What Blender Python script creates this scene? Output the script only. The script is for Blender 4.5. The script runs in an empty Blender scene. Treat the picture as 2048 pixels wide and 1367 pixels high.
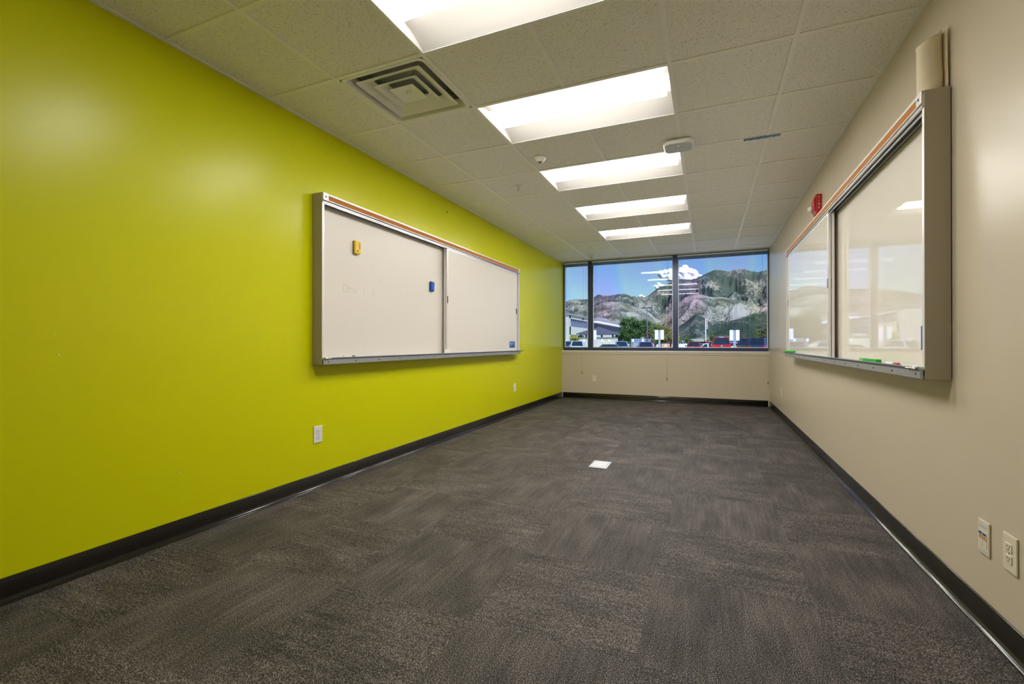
import bpy, bmesh, math, random
from mathutils import Vector, Matrix, noise
C = bpy.context.scene.collection
R = math.radians
random.seed(7)
# ------------------------------------------------------------------ room constants (metres)
XL, XR, YW, YF, YB = -2.584, 0.928, 8.55, 8.66, -0.62
ZC, EYE = 2.590, 1.0353
T = 0.6096
XA, YK = -1.414, 2.095
XBB, XCC, XLL = XA + 2*T, XA + 3*T, XA - T
YAW, PITCH, F = 0.4015, 0.0029, 922.1
GZ = -0.30                                     # parking lot level

def azim(u):                                   # horizontal direction of a bearing seen from the room
    a = math.atan2(u - 1024, F)
    return Vector((math.sin(a - YAW), math.cos(a - YAW), 0)), math.cos(a)
def ground_at(u, depth):
    d, c = azim(u); d = d * (depth / c)
    return Vector((d.x, d.y, GZ))

# ------------------------------------------------------------------ materials
def nodes_of(name):
    m = bpy.data.materials.new(name); m.use_nodes = True
    nt = m.node_tree; b = nt.nodes['Principled BSDF']
    return m, nt, b
def N(nt, t, **kw):
    n = nt.nodes.new(t)
    for k, v in kw.items():
        if k in n.inputs: n.inputs[k].default_value = v
        else: setattr(n, k, v)
    return n
def L(nt, a, ao, b, bi): nt.links.new(a.outputs[ao], b.inputs[bi])
def mixcol(nt, fac_node, fac_out, c1, c2):
    r = N(nt, 'ShaderNodeMix'); r.data_type = 'RGBA'
    for i, c in ((6, c1), (7, c2)):
        if isinstance(c, tuple): r.inputs[i].default_value = (*c[:3], 1)
        else: nt.links.new(c, r.inputs[i])
    nt.links.new(fac_node.outputs[fac_out], r.inputs[0])
    return r
def mat(name, col, rough=0.5, metal=0.0, spec=0.5, var=0.06, scale=6.0, bump=0.0, bscale=200.0, coat=0.0):
    m, nt, b = nodes_of(name)
    tc = N(nt, 'ShaderNodeTexCoord')
    n = N(nt, 'ShaderNodeTexNoise'); n.inputs['Scale'].default_value = scale; n.inputs['Detail'].default_value = 3
    L(nt, tc, 'Object', n, 'Vector')
    lo = tuple(max(0, c*(1-var)) for c in col); hi = tuple(min(1, c*(1+var)) for c in col)
    r = mixcol(nt, n, 'Fac', lo, hi)
    nt.links.new(r.outputs[2], b.inputs['Base Color'])
    b.inputs['Roughness'].default_value = rough; b.inputs['Metallic'].default_value = metal
    b.inputs['Specular IOR Level'].default_value = spec
    b.inputs['Coat Weight'].default_value = coat
    if bump:
        n2 = N(nt, 'ShaderNodeTexNoise'); n2.inputs['Scale'].default_value = bscale; n2.inputs['Detail'].default_value = 2
        L(nt, tc, 'Object', n2, 'Vector')
        bp = N(nt, 'ShaderNodeBump'); bp.inputs['Strength'].default_value = bump; bp.inputs['Distance'].default_value = 0.002
        L(nt, n2, 'Fac', bp, 'Height'); L(nt, bp, 'Normal', b, 'Normal')
    return m
def emit_mat(name, col, s):
    m, nt, b = nodes_of(name)
    b.inputs['Base Color'].default_value = (.9, .9, .88, 1); b.inputs['Roughness'].default_value = .4
    b.inputs['Emission Color'].default_value = (*col, 1); b.inputs['Emission Strength'].default_value = s
    return m

GREEN = mat('lime_green_paint', (.60, .620, .001), rough=.27, spec=.24, var=.02, scale=1.5, bump=.10, bscale=320)
BEIGE = mat('warm_beige_paint', (.57, .495, .385), rough=.31, spec=.30, var=.02, scale=1.5, bump=.08, bscale=320)
SILL = mat('sill_laminate', (.70, .64, .54), rough=.35)
BASE = mat('charcoal_vinyl_base', (.020, .018, .017), rough=.20, spec=.6, var=.15, scale=12)
ALU = mat('satin_aluminium', (.60, .60, .61), rough=.32, metal=.75, var=.04)
ALUW = mat('bright_aluminium_trim', (.78, .76, .75), rough=.35, metal=.25, var=.03)
ALUD = mat('dark_track_shadow_metal', (.10, .10, .10), rough=.4, metal=.5)
TRAY = mat('grey_anodised_tray', (.40, .42, .46), rough=.36, metal=.55)
CORK = mat('tan_cork_strip', (.46, .165, .025), rough=.75, var=.35, scale=260)
BOXP = mat('taupe_powder_coated_steel', (.36, .31, .235), rough=.42, var=.03)
BLACK = mat('black_plastic', (.012, .012, .012), rough=.4)
WPL = mat('white_plastic', (.78, .77, .73), rough=.35, var=.02)
IVORY = mat('ivory_plastic', (.70, .63, .50), rough=.32, var=.02)
GRYP = mat('grey_plastic_face', (.52, .54, .53), rough=.4, var=.02)
DARKF = mat('blue_glow_tinted_frame', (.040, .055, .13), rough=.32, metal=.3, var=.1)  # blue window glow on dark bronze, put into the base colour
BEAD = mat('bead_painted_glint', (.84, .90, .98), rough=.25)  # bright reflection of the outdoors painted in as a pale colour
BLIND = mat('grey_blind_slats', (.13, .25, .50), rough=.45, var=.1, scale=30)
RAILM = mat('pale_blind_headrail', (.88, .91, .94), rough=.3, var=.03)
CORD = mat('cream_cord', (.62, .56, .44), rough=.7)
TASSEL = mat('brown_tassel', (.16, .12, .07), rough=.6)
YEL = mat('yellow_plastic', (.78, .52, .008), rough=.35)
BLU = mat('blue_plastic', (.004, .085, .50), rough=.33)
GRN = mat('green_plastic', (.015, .42, .012), rough=.3)
LGRN = mat('light_green_label', (.22, .62, .05), rough=.4)
REDP = mat('red_painted_steel', (.52, .012, .012), rough=.35)
PAPER = mat('cream_butcher_paper', (.74, .64, .47), rough=.75, var=.06, scale=9)
WPAP = mat('white_paper', (.80, .77, .70), rough=.7)
TAPE = mat('blue_masking_tape', (.12, .24, .48), rough=.6, var=.15, scale=40)
STKB = mat('blue_sticker', (.005, .07, .36), rough=.3)
STKL = mat('pale_blue_print', (.30, .50, .80), rough=.4)
INK = mat('faint_marker_ink', (.62, .58, .515), rough=.4)
INKY = mat('olive_print', (.16, .12, .01), rough=.5)
REFL = mat('white_reflector_enamel', (.55, .53, .50), rough=.45, var=.01)
GRID = mat('ceiling_grid_paint', (.88, .875, .84), rough=.45, var=.03)
VENT = mat('diffuser_enamel', (.84, .84, .79), rough=.45, var=.05, scale=8)
DUCT = mat('galvanised_duct', (.30, .30, .31), rough=.5, metal=.2, var=.3, scale=10)
CHROME = mat('chrome', (.7, .7, .7), rough=.15, metal=1)
ORNG = mat('orange_jack_insert', (.55, .25, .06), rough=.5)
def lens_mat():
    m = emit_mat('lit_lamp_lens', (1.0, .965, .915), 15.0); nt = m.node_tree; b = nt.nodes['Principled BSDF']
    # the tubes sit behind the middle of the lens, its flanks are dimmer
    tc = N(nt, 'ShaderNodeTexCoord'); sp = N(nt, 'ShaderNodeSeparateXYZ'); L(nt, tc, 'Normal', sp, 0)
    p = N(nt, 'ShaderNodeMath', operation='ABSOLUTE'); L(nt, sp, 2, p, 0)
    q = N(nt, 'ShaderNodeMath', operation='POWER'); L(nt, p, 0, q, 0); q.inputs[1].default_value = 1.6
    r = N(nt, 'ShaderNodeMath', operation='MULTIPLY_ADD'); L(nt, q, 0, r, 0); r.inputs[1].default_value = 31; r.inputs[2].default_value = 4
    L(nt, r, 0, b, 'Emission Strength'); return m
LENS = lens_mat()
LEDM = emit_mat('green_led', (.5, 1.0, .8), 1.2)

def whiteboard_mat(nm, rough, spec, k=1.0):
    m, nt, b = nodes_of(nm)
    tc = N(nt, 'ShaderNodeTexCoord')
    mp = N(nt, 'ShaderNodeMapping'); mp.inputs['Scale'].default_value = (1, 2.2, 4)
    L(nt, tc, 'Object', mp, 'Vector')
    n = N(nt, 'ShaderNodeTexNoise'); n.inputs['Scale'].default_value = 5; n.inputs['Detail'].default_value = 9; n.inputs['Roughness'].default_value = .65
    L(nt, mp, 'Vector', n, 'Vector')
    rp = N(nt, 'ShaderNodeValToRGB'); rp.color_ramp.elements[0].position = .60; rp.color_ramp.elements[1].position = .80
    L(nt, n, 'Fac', rp, 'Fac')
    r = mixcol(nt, rp, 'Color', (.86*k, .81*k, .73*k), (.79*k, .73*k, .64*k))
    nt.links.new(r.outputs[2], b.inputs['Base Color'])
    b.inputs['Roughness'].default_value = rough; b.inputs['Specular IOR Level'].default_value = spec
    return m
WBR = whiteboard_mat('glossy_whiteboard_steel', .015, 1.0)
WBL = whiteboard_mat('worn_whiteboard_steel', .33, .30, .84)

def ceiling_mat():
    m, nt, b = nodes_of('fissured_ceiling_tile')
    tc = N(nt, 'ShaderNodeTexCoord')
    v = N(nt, 'ShaderNodeTexVoronoi'); v.inputs['Scale'].default_value = 125; v.inputs['Randomness'].default_value = 1
    L(nt, tc, 'Object', v, 'Vector')
    n = N(nt, 'ShaderNodeTexNoise'); n.inputs['Scale'].default_value = 55; n.inputs['Detail'].default_value = 2
    L(nt, tc, 'Object', n, 'Vector')
    mm = N(nt, 'ShaderNodeMath', operation='MULTIPLY'); L(nt, n, 'Fac', mm, 0); mm.inputs[1].default_value = .50
    lt = N(nt, 'ShaderNodeMath', operation='LESS_THAN'); L(nt, v, 'Distance', lt, 0)
    sb = N(nt, 'ShaderNodeMath', operation='SUBTRACT'); L(nt, mm, 0, sb, 0); sb.inputs[1].default_value = .04
    L(nt, sb, 0, lt, 1)
    n3 = N(nt, 'ShaderNodeTexNoise'); n3.inputs['Scale'].default_value = 240; n3.inputs['Detail'].default_value = 2
    L(nt, tc, 'Object', n3, 'Vector')
    base = mixcol(nt, n3, 'Fac', (.80, .79, .755), (.93, .925, .90))
    r = mixcol(nt, lt, 0, base.outputs[2], (.36, .34, .30))
    nt.links.new(r.outputs[2], b.inputs['Base Color'])
    b.inputs['Roughness'].default_value = .85; b.inputs['Specular IOR Level'].default_value = .2
    return m
TILE = ceiling_mat()

def carpet_mat():
    m, nt, b = nodes_of('charcoal_carpet_tile')
    tc = N(nt, 'ShaderNodeTexCoord')
    sp = N(nt, 'ShaderNodeSeparateXYZ'); L(nt, tc, 'Object', sp, 0)
    def M(op, a, bb=None):
        n = N(nt, 'ShaderNodeMath', operation=op)
        for i, s in enumerate((a, bb)):
            if s is None: continue
            if isinstance(s, (int, float)): n.inputs[i].default_value = s
            else: nt.links.new(s, n.inputs[i])
        return n.outputs[0]
    fx = M('FLOOR', M('DIVIDE', sp.outputs[0], .6096)); fy = M('FLOOR', M('DIVIDE', sp.outputs[1], .6096))
    par = M('PINGPONG', M('ADD', fx, fy), 1.0)
    sw = N(nt, 'ShaderNodeCombineXYZ'); nt.links.new(sp.outputs[1], sw.inputs[0]); nt.links.new(sp.outputs[0], sw.inputs[1])
    mv = N(nt, 'ShaderNodeMix'); mv.data_type = 'VECTOR'
    nt.links.new(par, mv.inputs[0]); nt.links.new(tc.outputs['Object'], mv.inputs[4]); nt.links.new(sw.outputs[0], mv.inputs[5])
    vec = mv.outputs[1]
    idv = N(nt, 'ShaderNodeCombineXYZ'); nt.links.new(fx, idv.inputs[0]); nt.links.new(fy, idv.inputs[1])
    wn = N(nt, 'ShaderNodeTexWhiteNoise'); nt.links.new(idv.outputs[0], wn.inputs['Vector'])
    # fine loops
    mp = N(nt, 'ShaderNodeMapping'); mp.inputs['Scale'].default_value = (1.0, 1.35, 1); nt.links.new(vec, mp.inputs['Vector'])
    n1 = N(nt, 'ShaderNodeTexNoise'); n1.inputs['Scale'].default_value = 205; n1.inputs['Detail'].default_value = 3; n1.inputs['Roughness'].default_value = .65
    L(nt, mp, 'Vector', n1, 'Vector')
    # line direction streaks
    mp2 = N(nt, 'ShaderNodeMapping'); mp2.inputs['Scale'].default_value = (2.2, 34, 1); nt.links.new(vec, mp2.inputs['Vector'])
    n2 = N(nt, 'ShaderNodeTexNoise'); n2.inputs['Scale'].default_value = 1.6; n2.inputs['Detail'].default_value = 3
    L(nt, mp2, 'Vector', n2, 'Vector')
    # blotches
    mp3 = N(nt, 'ShaderNodeMapping'); mp3.inputs['Scale'].default_value = (2.2, 4.5, 1); nt.links.new(vec, mp3.inputs['Vector'])
    n3 = N(nt, 'ShaderNodeTexNoise'); n3.inputs['Scale'].default_value = 1.5; n3.inputs['Detail'].default_value = 3
    L(nt, mp3, 'Vector', n3, 'Vector')
    s = M('ADD', n1.outputs['Fac'], M('MULTIPLY', M('SUBTRACT', n2.outputs['Fac'], .5), .10))
    s = M('ADD', s, M('MULTIPLY', M('SUBTRACT', n3.outputs['Fac'], .5), .15))
    s = M('ADD', s, M('MULTIPLY', M('SUBTRACT', wn.outputs['Value'], .5), .012))
    rp = N(nt, 'ShaderNodeValToRGB'); e = rp.color_ramp.elements
    e[0].position = .41; e[0].color = (.009, .0075, .0075, 1); e[1].position = .63; e[1].color = (.30, .262, .24, 1)
    k = e.new(.515); k.color = (.046, .040, .039, 1)
    nt.links.new(s, rp.inputs['Fac'])
    nt.links.new(rp.outputs['Color'], b.inputs['Base Color'])
    b.inputs['Roughness'].default_value = .6; b.inputs['Specular IOR Level'].default_value = .22
    bp = N(nt, 'ShaderNodeBump'); bp.inputs['Strength'].default_value = .6; bp.inputs['Distance'].default_value = .004
    nt.links.new(s, bp.inputs['Height']); L(nt, bp, 'Normal', b, 'Normal')
    return m
CARPET = carpet_mat()

def glass_mat():
    m = bpy.data.materials.new('tinted_window_glass'); m.use_nodes = True; nt = m.node_tree; nt.nodes.clear()
    out = N(nt, 'ShaderNodeOutputMaterial'); mx = N(nt, 'ShaderNodeMixShader')
    lw = N(nt, 'ShaderNodeLayerWeight'); lw.inputs['Blend'].default_value = .5
    p = N(nt, 'ShaderNodeMath', operation='POWER'); L(nt, lw, 'Facing', p, 0); p.inputs[1].default_value = 5
    a = N(nt, 'ShaderNodeMath', operation='MULTIPLY_ADD'); L(nt, p, 0, a, 0); a.inputs[1].default_value = .95; a.inputs[2].default_value = .013
    tr = N(nt, 'ShaderNodeBsdfTransparent'); gl = N(nt, 'ShaderNodeBsdfGlossy'); gl.inputs['Roughness'].default_value = 0.0
    # tempered glass shows soft upright strain bands of slightly different tint
    tc = N(nt, 'ShaderNodeTexCoord'); sp = N(nt, 'ShaderNodeSeparateXYZ'); L(nt, tc, 'Object', sp, 0)
    cb = N(nt, 'ShaderNodeCombineXYZ'); L(nt, sp, 0, cb, 0)
    sc = N(nt, 'ShaderNodeMath', operation='MULTIPLY'); L(nt, sp, 2, sc, 0); sc.inputs[1].default_value = .25; L(nt, sc, 0, cb, 2)
    n = N(nt, 'ShaderNodeTexNoise'); n.inputs['Scale'].default_value = 2.0; n.inputs['Detail'].default_value = 0; L(nt, cb, 0, n, 'Vector')
    rp = N(nt, 'ShaderNodeValToRGB'); e = rp.color_ramp.elements
    e[0].position = .25; e[0].color = (.79, .77, .99, 1); e[1].position = .78; e[1].color = (.86, .80, .97, 1)
    for pos, c in ((.42, (.72, .83, .97, 1)), (.52, (.80, .88, .90, 1)), (.60, (.80, .84, .94, 1))):
        k = e.new(pos); k.color = c
    L(nt, n, 'Fac', rp, 'Fac'); L(nt, rp, 'Color', tr, 'Color')
    L(nt, a, 0, mx, 0); L(nt, tr, 0, mx, 1); L(nt, gl, 0, mx, 2); L(nt, mx, 0, out, 0)
    return m
GLASS = glass_mat()

# ------------------------------------------------------------------ mesh builder
class MB:
    def __init__(s): s.v = []; s.f = []; s.sm = []
    def add(s, vs, fs, smooth=False):
        o = len(s.v); s.v += [tuple(v) for v in vs]; s.f += [tuple(i + o for i in f) for f in fs]; s.sm += [smooth]*len(fs)
        return s
    def box(s, x0, x1, y0, y1, z0, z1):
        v = [(x, y, z) for z in (z0, z1) for y in (y0, y1) for x in (x0, x1)]
        return s.add(v, [(0,2,3,1), (4,5,7,6), (0,1,5,4), (2,6,7,3), (0,4,6,2), (1,3,7,5)])
    def quad(s, *p): return s.add(p, [tuple(range(len(p)))])
    def prism(s, poly, axis, a, b, smooth=False):      # poly of 2D points extruded along axis
        n = len(poly)
        def P(q, h):
            return {'x': (h, q[0], q[1]), 'y': (q[0], h, q[1]), 'z': (q[0], q[1], h)}[axis]
        s.add([P(q, a) for q in poly] + [P(q, b) for q in poly], [tuple(range(n)), tuple(range(2*n-1, n-1, -1))])
        s.add([P(q, a) for q in poly] + [P(q, b) for q in poly], [(i, (i+1) % n, n+(i+1) % n, n+i) for i in range(n)], smooth)
        return s
    def lathe(s, prof, c=(0,0,0), n=24, axis='z'):     # prof: (r, h)
        v = []
        for r, h in prof:
            for k in range(n):
                a = 2*math.pi*k/n; p = (r*math.cos(a), r*math.sin(a), h)
                if axis == 'x': p = (p[2], p[0], p[1])
                if axis == 'y': p = (p[0], p[2], p[1])
                v.append((p[0]+c[0], p[1]+c[1], p[2]+c[2]))
        f = [(i*n+k, i*n+(k+1) % n, (i+1)*n+(k+1) % n, (i+1)*n+k) for i in range(len(prof)-1) for k in range(n)]
        s.add(v, f, True)
        for i, base in ((0, 0), (len(prof)-1, (len(prof)-1)*n)):
            if prof[i][0] > 1e-5: s.add(v[base:base+n], [tuple(range(n))])
        return s
    def tube(s, pts, r, n=8):
        pts = [Vector(p) for p in pts]; v = []
        for i, p in enumerate(pts):
            t = (pts[min(i+1, len(pts)-1)] - pts[max(i-1, 0)]).normalized()
            a = t.orthogonal().normalized() if abs(t.z) < .9 else Vector((1, 0, 0)); bb = t.cross(a).normalized(); a = bb.cross(t)
            rr = r[i] if isinstance(r, (list, tuple)) else r
            v += [p + a*math.cos(2*math.pi*k/n)*rr + bb*math.sin(2*math.pi*k/n)*rr for k in range(n)]
        f = [(i*n+k, i*n+(k+1) % n, (i+1)*n+(k+1) % n, (i+1)*n+k) for i in range(len(pts)-1) for k in range(n)]
        s.add(v, f, True); s.add(v[:n], [tuple(range(n))]); s.add(v[-n:], [tuple(range(n))])
        return s
    def build(s, name, m, parent=None, bevel=0, local=False, segs=2, mods=None):
        me = bpy.data.meshes.new(name)
        vs = [Vector(v) for v in s.v]
        if parent is None:
            xs = [v.x for v in vs]; ys = [v.y for v in vs]; zs = [v.z for v in vs]
            org = Vector(((min(xs)+max(xs))/2, (min(ys)+max(ys))/2, min(zs)))
        else:
            org = Vector((0,0,0)) if local else WORG(parent)
        me.from_pydata([v - org for v in vs], [], s.f)
        for p, q in zip(me.polygons, s.sm): p.use_smooth = q
        bm = bmesh.new(); bm.from_mesh(me); bmesh.ops.remove_doubles(bm, verts=bm.verts, dist=1e-6)
        bmesh.ops.recalc_face_normals(bm, faces=bm.faces); bm.to_mesh(me); bm.free()
        me.materials.append(m)
        o = bpy.data.objects.new(name, me); C.objects.link(o)
        if parent is None: o.location = org
        else: o.parent = parent
        if bevel:
            b = o.modifiers.new('bevel', 'BEVEL'); b.width = bevel; b.segments = segs; b.limit_method = 'ANGLE'
        return o
def WORG(o):
    p = Vector((0,0,0))
    while o: p += o.location; o = o.parent
    return p
def tag(o, label=None, cat=None, group=None, kind=None):
    if label: o['label'] = label
    if cat: o['category'] = cat
    if group: o['group'] = group
    if kind: o['kind'] = kind
    return o
def empty(name, loc, rz=0):
    o = bpy.data.objects.new(name, None); o.empty_display_size = .1; C.objects.link(o)
    o.location = loc; o.rotation_euler.z = rz
    return o
def children(o): return [c for c in C.objects if c.parent == o]
def copy_tree(o, parent=None):
    c = o.copy(); C.objects.link(c)
    if parent: c.parent = parent
    for ch in children(o): copy_tree(ch, c)
    return c
def text_mesh(name, body, size, m, parent, xf, extrude=.0003):
    cu = bpy.data.curves.new(name, 'FONT'); cu.body = body; cu.size = size; cu.extrude = extrude; cu.align_x = 'CENTER'; cu.align_y = 'CENTER'
    to = bpy.data.objects.new('tmp', cu); C.objects.link(to)
    dg = bpy.context.evaluated_depsgraph_get()
    me = bpy.data.meshes.new_from_object(to.evaluated_get(dg)); bpy.data.objects.remove(to)
    me.name = name; me.transform(xf)
    if parent: me.transform(Matrix.Translation(-WORG(parent)))
    me.materials.clear(); me.materials.append(m)
    o = bpy.data.objects.new(name, me); C.objects.link(o); o.parent = parent
    return o

# ------------------------------------------------------------------ room shell
def struct(mb, name, m, **k): return tag(mb.build(name, m, **k), kind='structure')
fl = MB().quad((XL, YB, 0), (XR, YB, 0), (XR, YW, 0), (XL, YW, 0)); fl.box(XL-.2, XR+.2, YB-.2, YF+.1, -.25, -.001)
struct(fl, 'floor', CARPET)
HT = 3.10
struct(MB().box(XL-.15, XL, YB-.15, YF+.10, 0, HT), 'wall_left', GREEN)
struct(MB().box(XR, XR+.15, YB-.15, YF+.10, 0, HT), 'wall_right', BEIGE)
struct(MB().box(XL, XR, YB-.15, YB, 0, HT), 'wall_back', BEIGE)
wf = MB().box(XL, XR, YW, YF+.10, 0, .865)
wo = struct(wf, 'wall_front', BEIGE)
struct(MB().box(XL, XR, YF-.03, YF+.10, ZC, HT), 'wall_front_header', BEIGE)
# window sill
s = MB().prism([(YW-.018, .866), (YW-.018, .872), (YW-.022, .876), (YW-.022, .894), (YW-.016, .902), (YF, .902), (YF, .866)], 'x', XL+.0005, XR-.0005)
s.box(XL+.0005, XR-.0005, YW-.010, YW-.0005, .842, .866)
tag(s.build('trim_1', SILL), 'beige window sill running the full width under the windows', kind='structure')

# baseboards (cove profile)
cove = [(0, 0), (.026, 0), (.025, .003), (.018, .006), (.011, .011), (.007, .020), (.006, .030), (.006, .098), (.004, .1016), (0, .1016)]
struct(MB().prism([(XL+a+.0003, z) for a, z in cove], 'y', YB+.002, YW-.0005, True), 'baseboard_left', BASE)
struct(MB().prism([(XR-a-.0003, z) for a, z in cove], 'y', YB+.002, YW-.0005, True), 'baseboard_right', BASE)
struct(MB().prism([(YW-a-.0003, z) for a, z in cove], 'x', XL+.023, XR-.023, True), 'baseboard_front', BASE)
struct(MB().prism([(YB+a+.0003, z) for a, z in cove], 'x', XL+.023, XR-.023, True), 'baseboard_back', BASE)

# ceiling tiles + grid
xs = [XL, XLL, XA, XA+T, XBB, XCC, XR]
ks = list(range(-5, 11)); ys = [YK + k*T for k in ks]; ys = [YB] + [y for y in ys if YB < y < YF-.02] + [YF]
LIGHTS = [-1, 1, 3, 5, 7]                      # cell index k: from YK+k*T to YK+(k+1)*T
cei = MB(); TB = .005
def cell_k(y): return round((y - YK)/T - .5)
for i in range(len(xs)-1):
    for j in range(len(ys)-1):
        mid = (ys[j]+ys[j+1])/2; k = cell_k(mid) if (ys[j+1]-ys[j]) > T*.9 else None
        if k in LIGHTS and i in (2, 3): continue
        if k == 0 and i == 1: continue
        cei.box(xs[i], xs[i+1], ys[j], ys[j+1], ZC+TB, ZC+TB+.015)
ceiling = struct(cei, 'ceiling', TILE)
roof = struct(MB().box(XL-.15, XR+.15, YB-.15, YF+.10, HT, HT+.25), 'light_block_slab', mat('light_block_grey', (.3, .3, .3), .8))  # unseen slab added to block light leaking through ceiling gaps
g = MB(); h = .012
def teey(x, y0, y1): g.box(x-h, x+h, y0, y1, ZC, ZC+TB-.0004); g.box(x-.0012, x+.0012, y0, y1, ZC+TB, ZC+.035)
def teex(y):
    cuts = [XL+.022, XLL, XA, XBB, XCC, XR-.022]
    for i_, (x0, x1) in enumerate(zip(cuts, cuts[1:])):
        g.box(x0+(h if i_ else 0), x1-(h if i_ < 4 else 0), y-h, y+h, ZC, ZC+TB-.0004)
for x in (XLL, XA, XBB, XCC): teey(x, YB, YF-.002)
for j in range(len(ys)-1):
    mid = (ys[j]+ys[j+1])/2; k = cell_k(mid) if (ys[j+1]-ys[j]) > T*.9 else None
    if k not in LIGHTS: g.box(XA+T-h, XA+T+h, ys[j]+h, ys[j+1]-h, ZC+.0002, ZC+TB-.0004)
for y in ys[1:-1]: teex(y)
# wall angle
g.box(XL, XL+.022, YB, YF-.002, ZC-.0003, ZC+TB-.0004); g.box(XR-.022, XR, YB, YF-.002, ZC-.0003, ZC+TB-.0004)
tag(g.build('ceiling_grid', GRID, parent=ceiling))

# ------------------------------------------------------------------ ceiling lights
def make_light(k):
    y0 = YK + k*T + h; y1 = YK + (k+1)*T - h; x0, x1 = XA + h, XBB - h; yc = (y0+y1)/2; xc = (x0+x1)/2
    e = empty('ceiling_light', (xc, yc, ZC))
    W = (y1-y0)/2; a = .105
    m = MB()
    prof = []
    for i in range(9):
        t = i/8; prof.append((W - (W-a)*t, .004 + .060*math.sin(t*math.pi/2)))
    for sgn in (1, -1):
        pts = [(yc+sgn*p, ZC+z) for p, z in prof]
        v = []; f = []
        for (yy, zz) in pts: v += [(x0, yy, zz), (x1, yy, zz)]
        for i in range(8): f.append((2*i, 2*i+1, 2*i+3, 2*i+2))
        m.add(v, f, True)
    top = ZC+.10
    m.quad((x0, y0, ZC+.002), (x0, y1, ZC+.002), (x0, y1, top), (x0, y0, top)); m.quad((x1, y0, ZC+.002), (x1, y1, ZC+.002), (x1, y1, top), (x1, y0, top))
    m.quad((x0, y0, ZC+.002), (x1, y0, ZC+.002), (x1, y0, top), (x0, y0, top)); m.quad((x0, y1, ZC+.002), (x1, y1, ZC+.002), (x1, y1, top), (x0, y1, top))
    m.quad((x0, y0, top), (x1, y0, top), (x1, y1, top), (x0, y1, top))
    m.build('reflector_housing', REFL, e)
    l = MB(); ex = .034
    v = []; f = []; n = 16
    for i in range(n+1):
        th = -math.pi/2 + math.pi*i/n
        v += [(x0+ex, yc+a*math.sin(th), ZC+.064-.062*math.cos(th)), (x1-ex, yc+a*math.sin(th), ZC+.064-.062*math.cos(th))]
    for i in range(n): f.append((2*i, 2*i+1, 2*i+3, 2*i+2))
    l.add(v, f, True)
    for sd in (0, 1): l.add([v[2*i+sd] for i in range(n+1)], [tuple(range(n+1))])
    l.build('diffuser', LENS, e)
    for sx in (x0+ex-.002, x1-ex+.002):
        pts = [(sx, yc+(a+.003)*math.sin(-math.pi/2+math.pi*i/n), ZC+.064-.0645*math.cos(-math.pi/2+math.pi*i/n)) for i in range(n+1)]
        MB().tube(pts, .0022, 6).build('end_bracket', ALUD if 0 else mat('bracket_enamel', (.45, .40, .36), .5), e)
    return e
lab = ['nearest ceiling light, cut off by the top of the photo', 'second ceiling light from the camera, beside the square air vent',
       'third ceiling light, partly behind the wireless access point', 'fourth ceiling light, next to last before the windows',
       'fifth ceiling light, the one closest to the windows']
for k, lb in zip(LIGHTS, lab):
    tag(make_light(k), 'white recessed fluorescent ' + lb, 'ceiling light', 'recessed ceiling lights in a row')

# ------------------------------------------------------------------ air diffuser
def vent():
    xc, yc = (XLL+XA)/2, YK+T/2
    e = empty('air_vent', (xc, yc, ZC)); H = T/2 - h - .001
    def ring(mb, a0, z0, a1, z1, rnd=0):
        def sq(a, z):
            r = min(rnd, a*.5); out = []
            for cx, cy, st in ((1, 1, 0), (-1, 1, 90), (-1, -1, 180), (1, -1, 270)):
                for q in range(4):
                    t = R(st + 30*q); out.append((xc + cx*(a-r) + r*math.cos(t), yc + cy*(a-r) + r*math.sin(t), z))
            return out
        A, B = sq(a0, z0), sq(a1, z1); n = 16
        mb.add(A+B, [(i, (i+1) % n, n+(i+1) % n, n+i) for i in range(n)], False)
        return mb
    m = MB(); ring(m, H, ZC+.003, H-.002, ZC-.001, .002); ring(m, H-.002, ZC-.001, .270, ZC+.001, .03); ring(m, .270, ZC+.001, .246, ZC+.052, .03)
    m.build('frame', VENT, e)
    d = MB(); ring(d, .246, ZC+.052, .235, ZC+.13, .03); d.box(xc-.235, xc+.235, yc-.235, yc+.235, ZC+.13, ZC+.14)
    d.build('duct_box', DUCT, e)
    for a0, a1, z0, z1, zo in ((.226, .152, ZC+.002, ZC+.040, 0), (.152, .092, ZC+.003, ZC+.036, 0)):
        r = MB(); ring(r, a0, z0, a1, z1, .012); ring(r, a0, z0, a0+.001, z0+.004, .012); ring(r, a0+.001, z0+.004, a1+.002, z1+.003, .012)
        r.build('louver', VENT, e)
    r = MB(); ring(r, .086, ZC+.004, .084, ZC+.008, .008); ring(r, .086, ZC+.004, .004, ZC+.020, .008); r.lathe([(0.0001, ZC+.004), (.012, ZC+.006), (.014, ZC+.018)], (xc, yc, 0), 16)
    r.build('centre_plate', VENT, e)
    for sx, sy in ((1, 1), (-1, 1), (1, -1), (-1, -1)):
        MB().tube([(xc+sx*.225, yc+sy*.225, ZC+.055), (xc+sx*.06, yc+sy*.06, ZC+.045)], .004, 6).build('support_wire', DUCT, e)
    return tag(e, 'square white louvered air vent set in the ceiling beside the lights', 'air vent')
vent()

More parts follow.
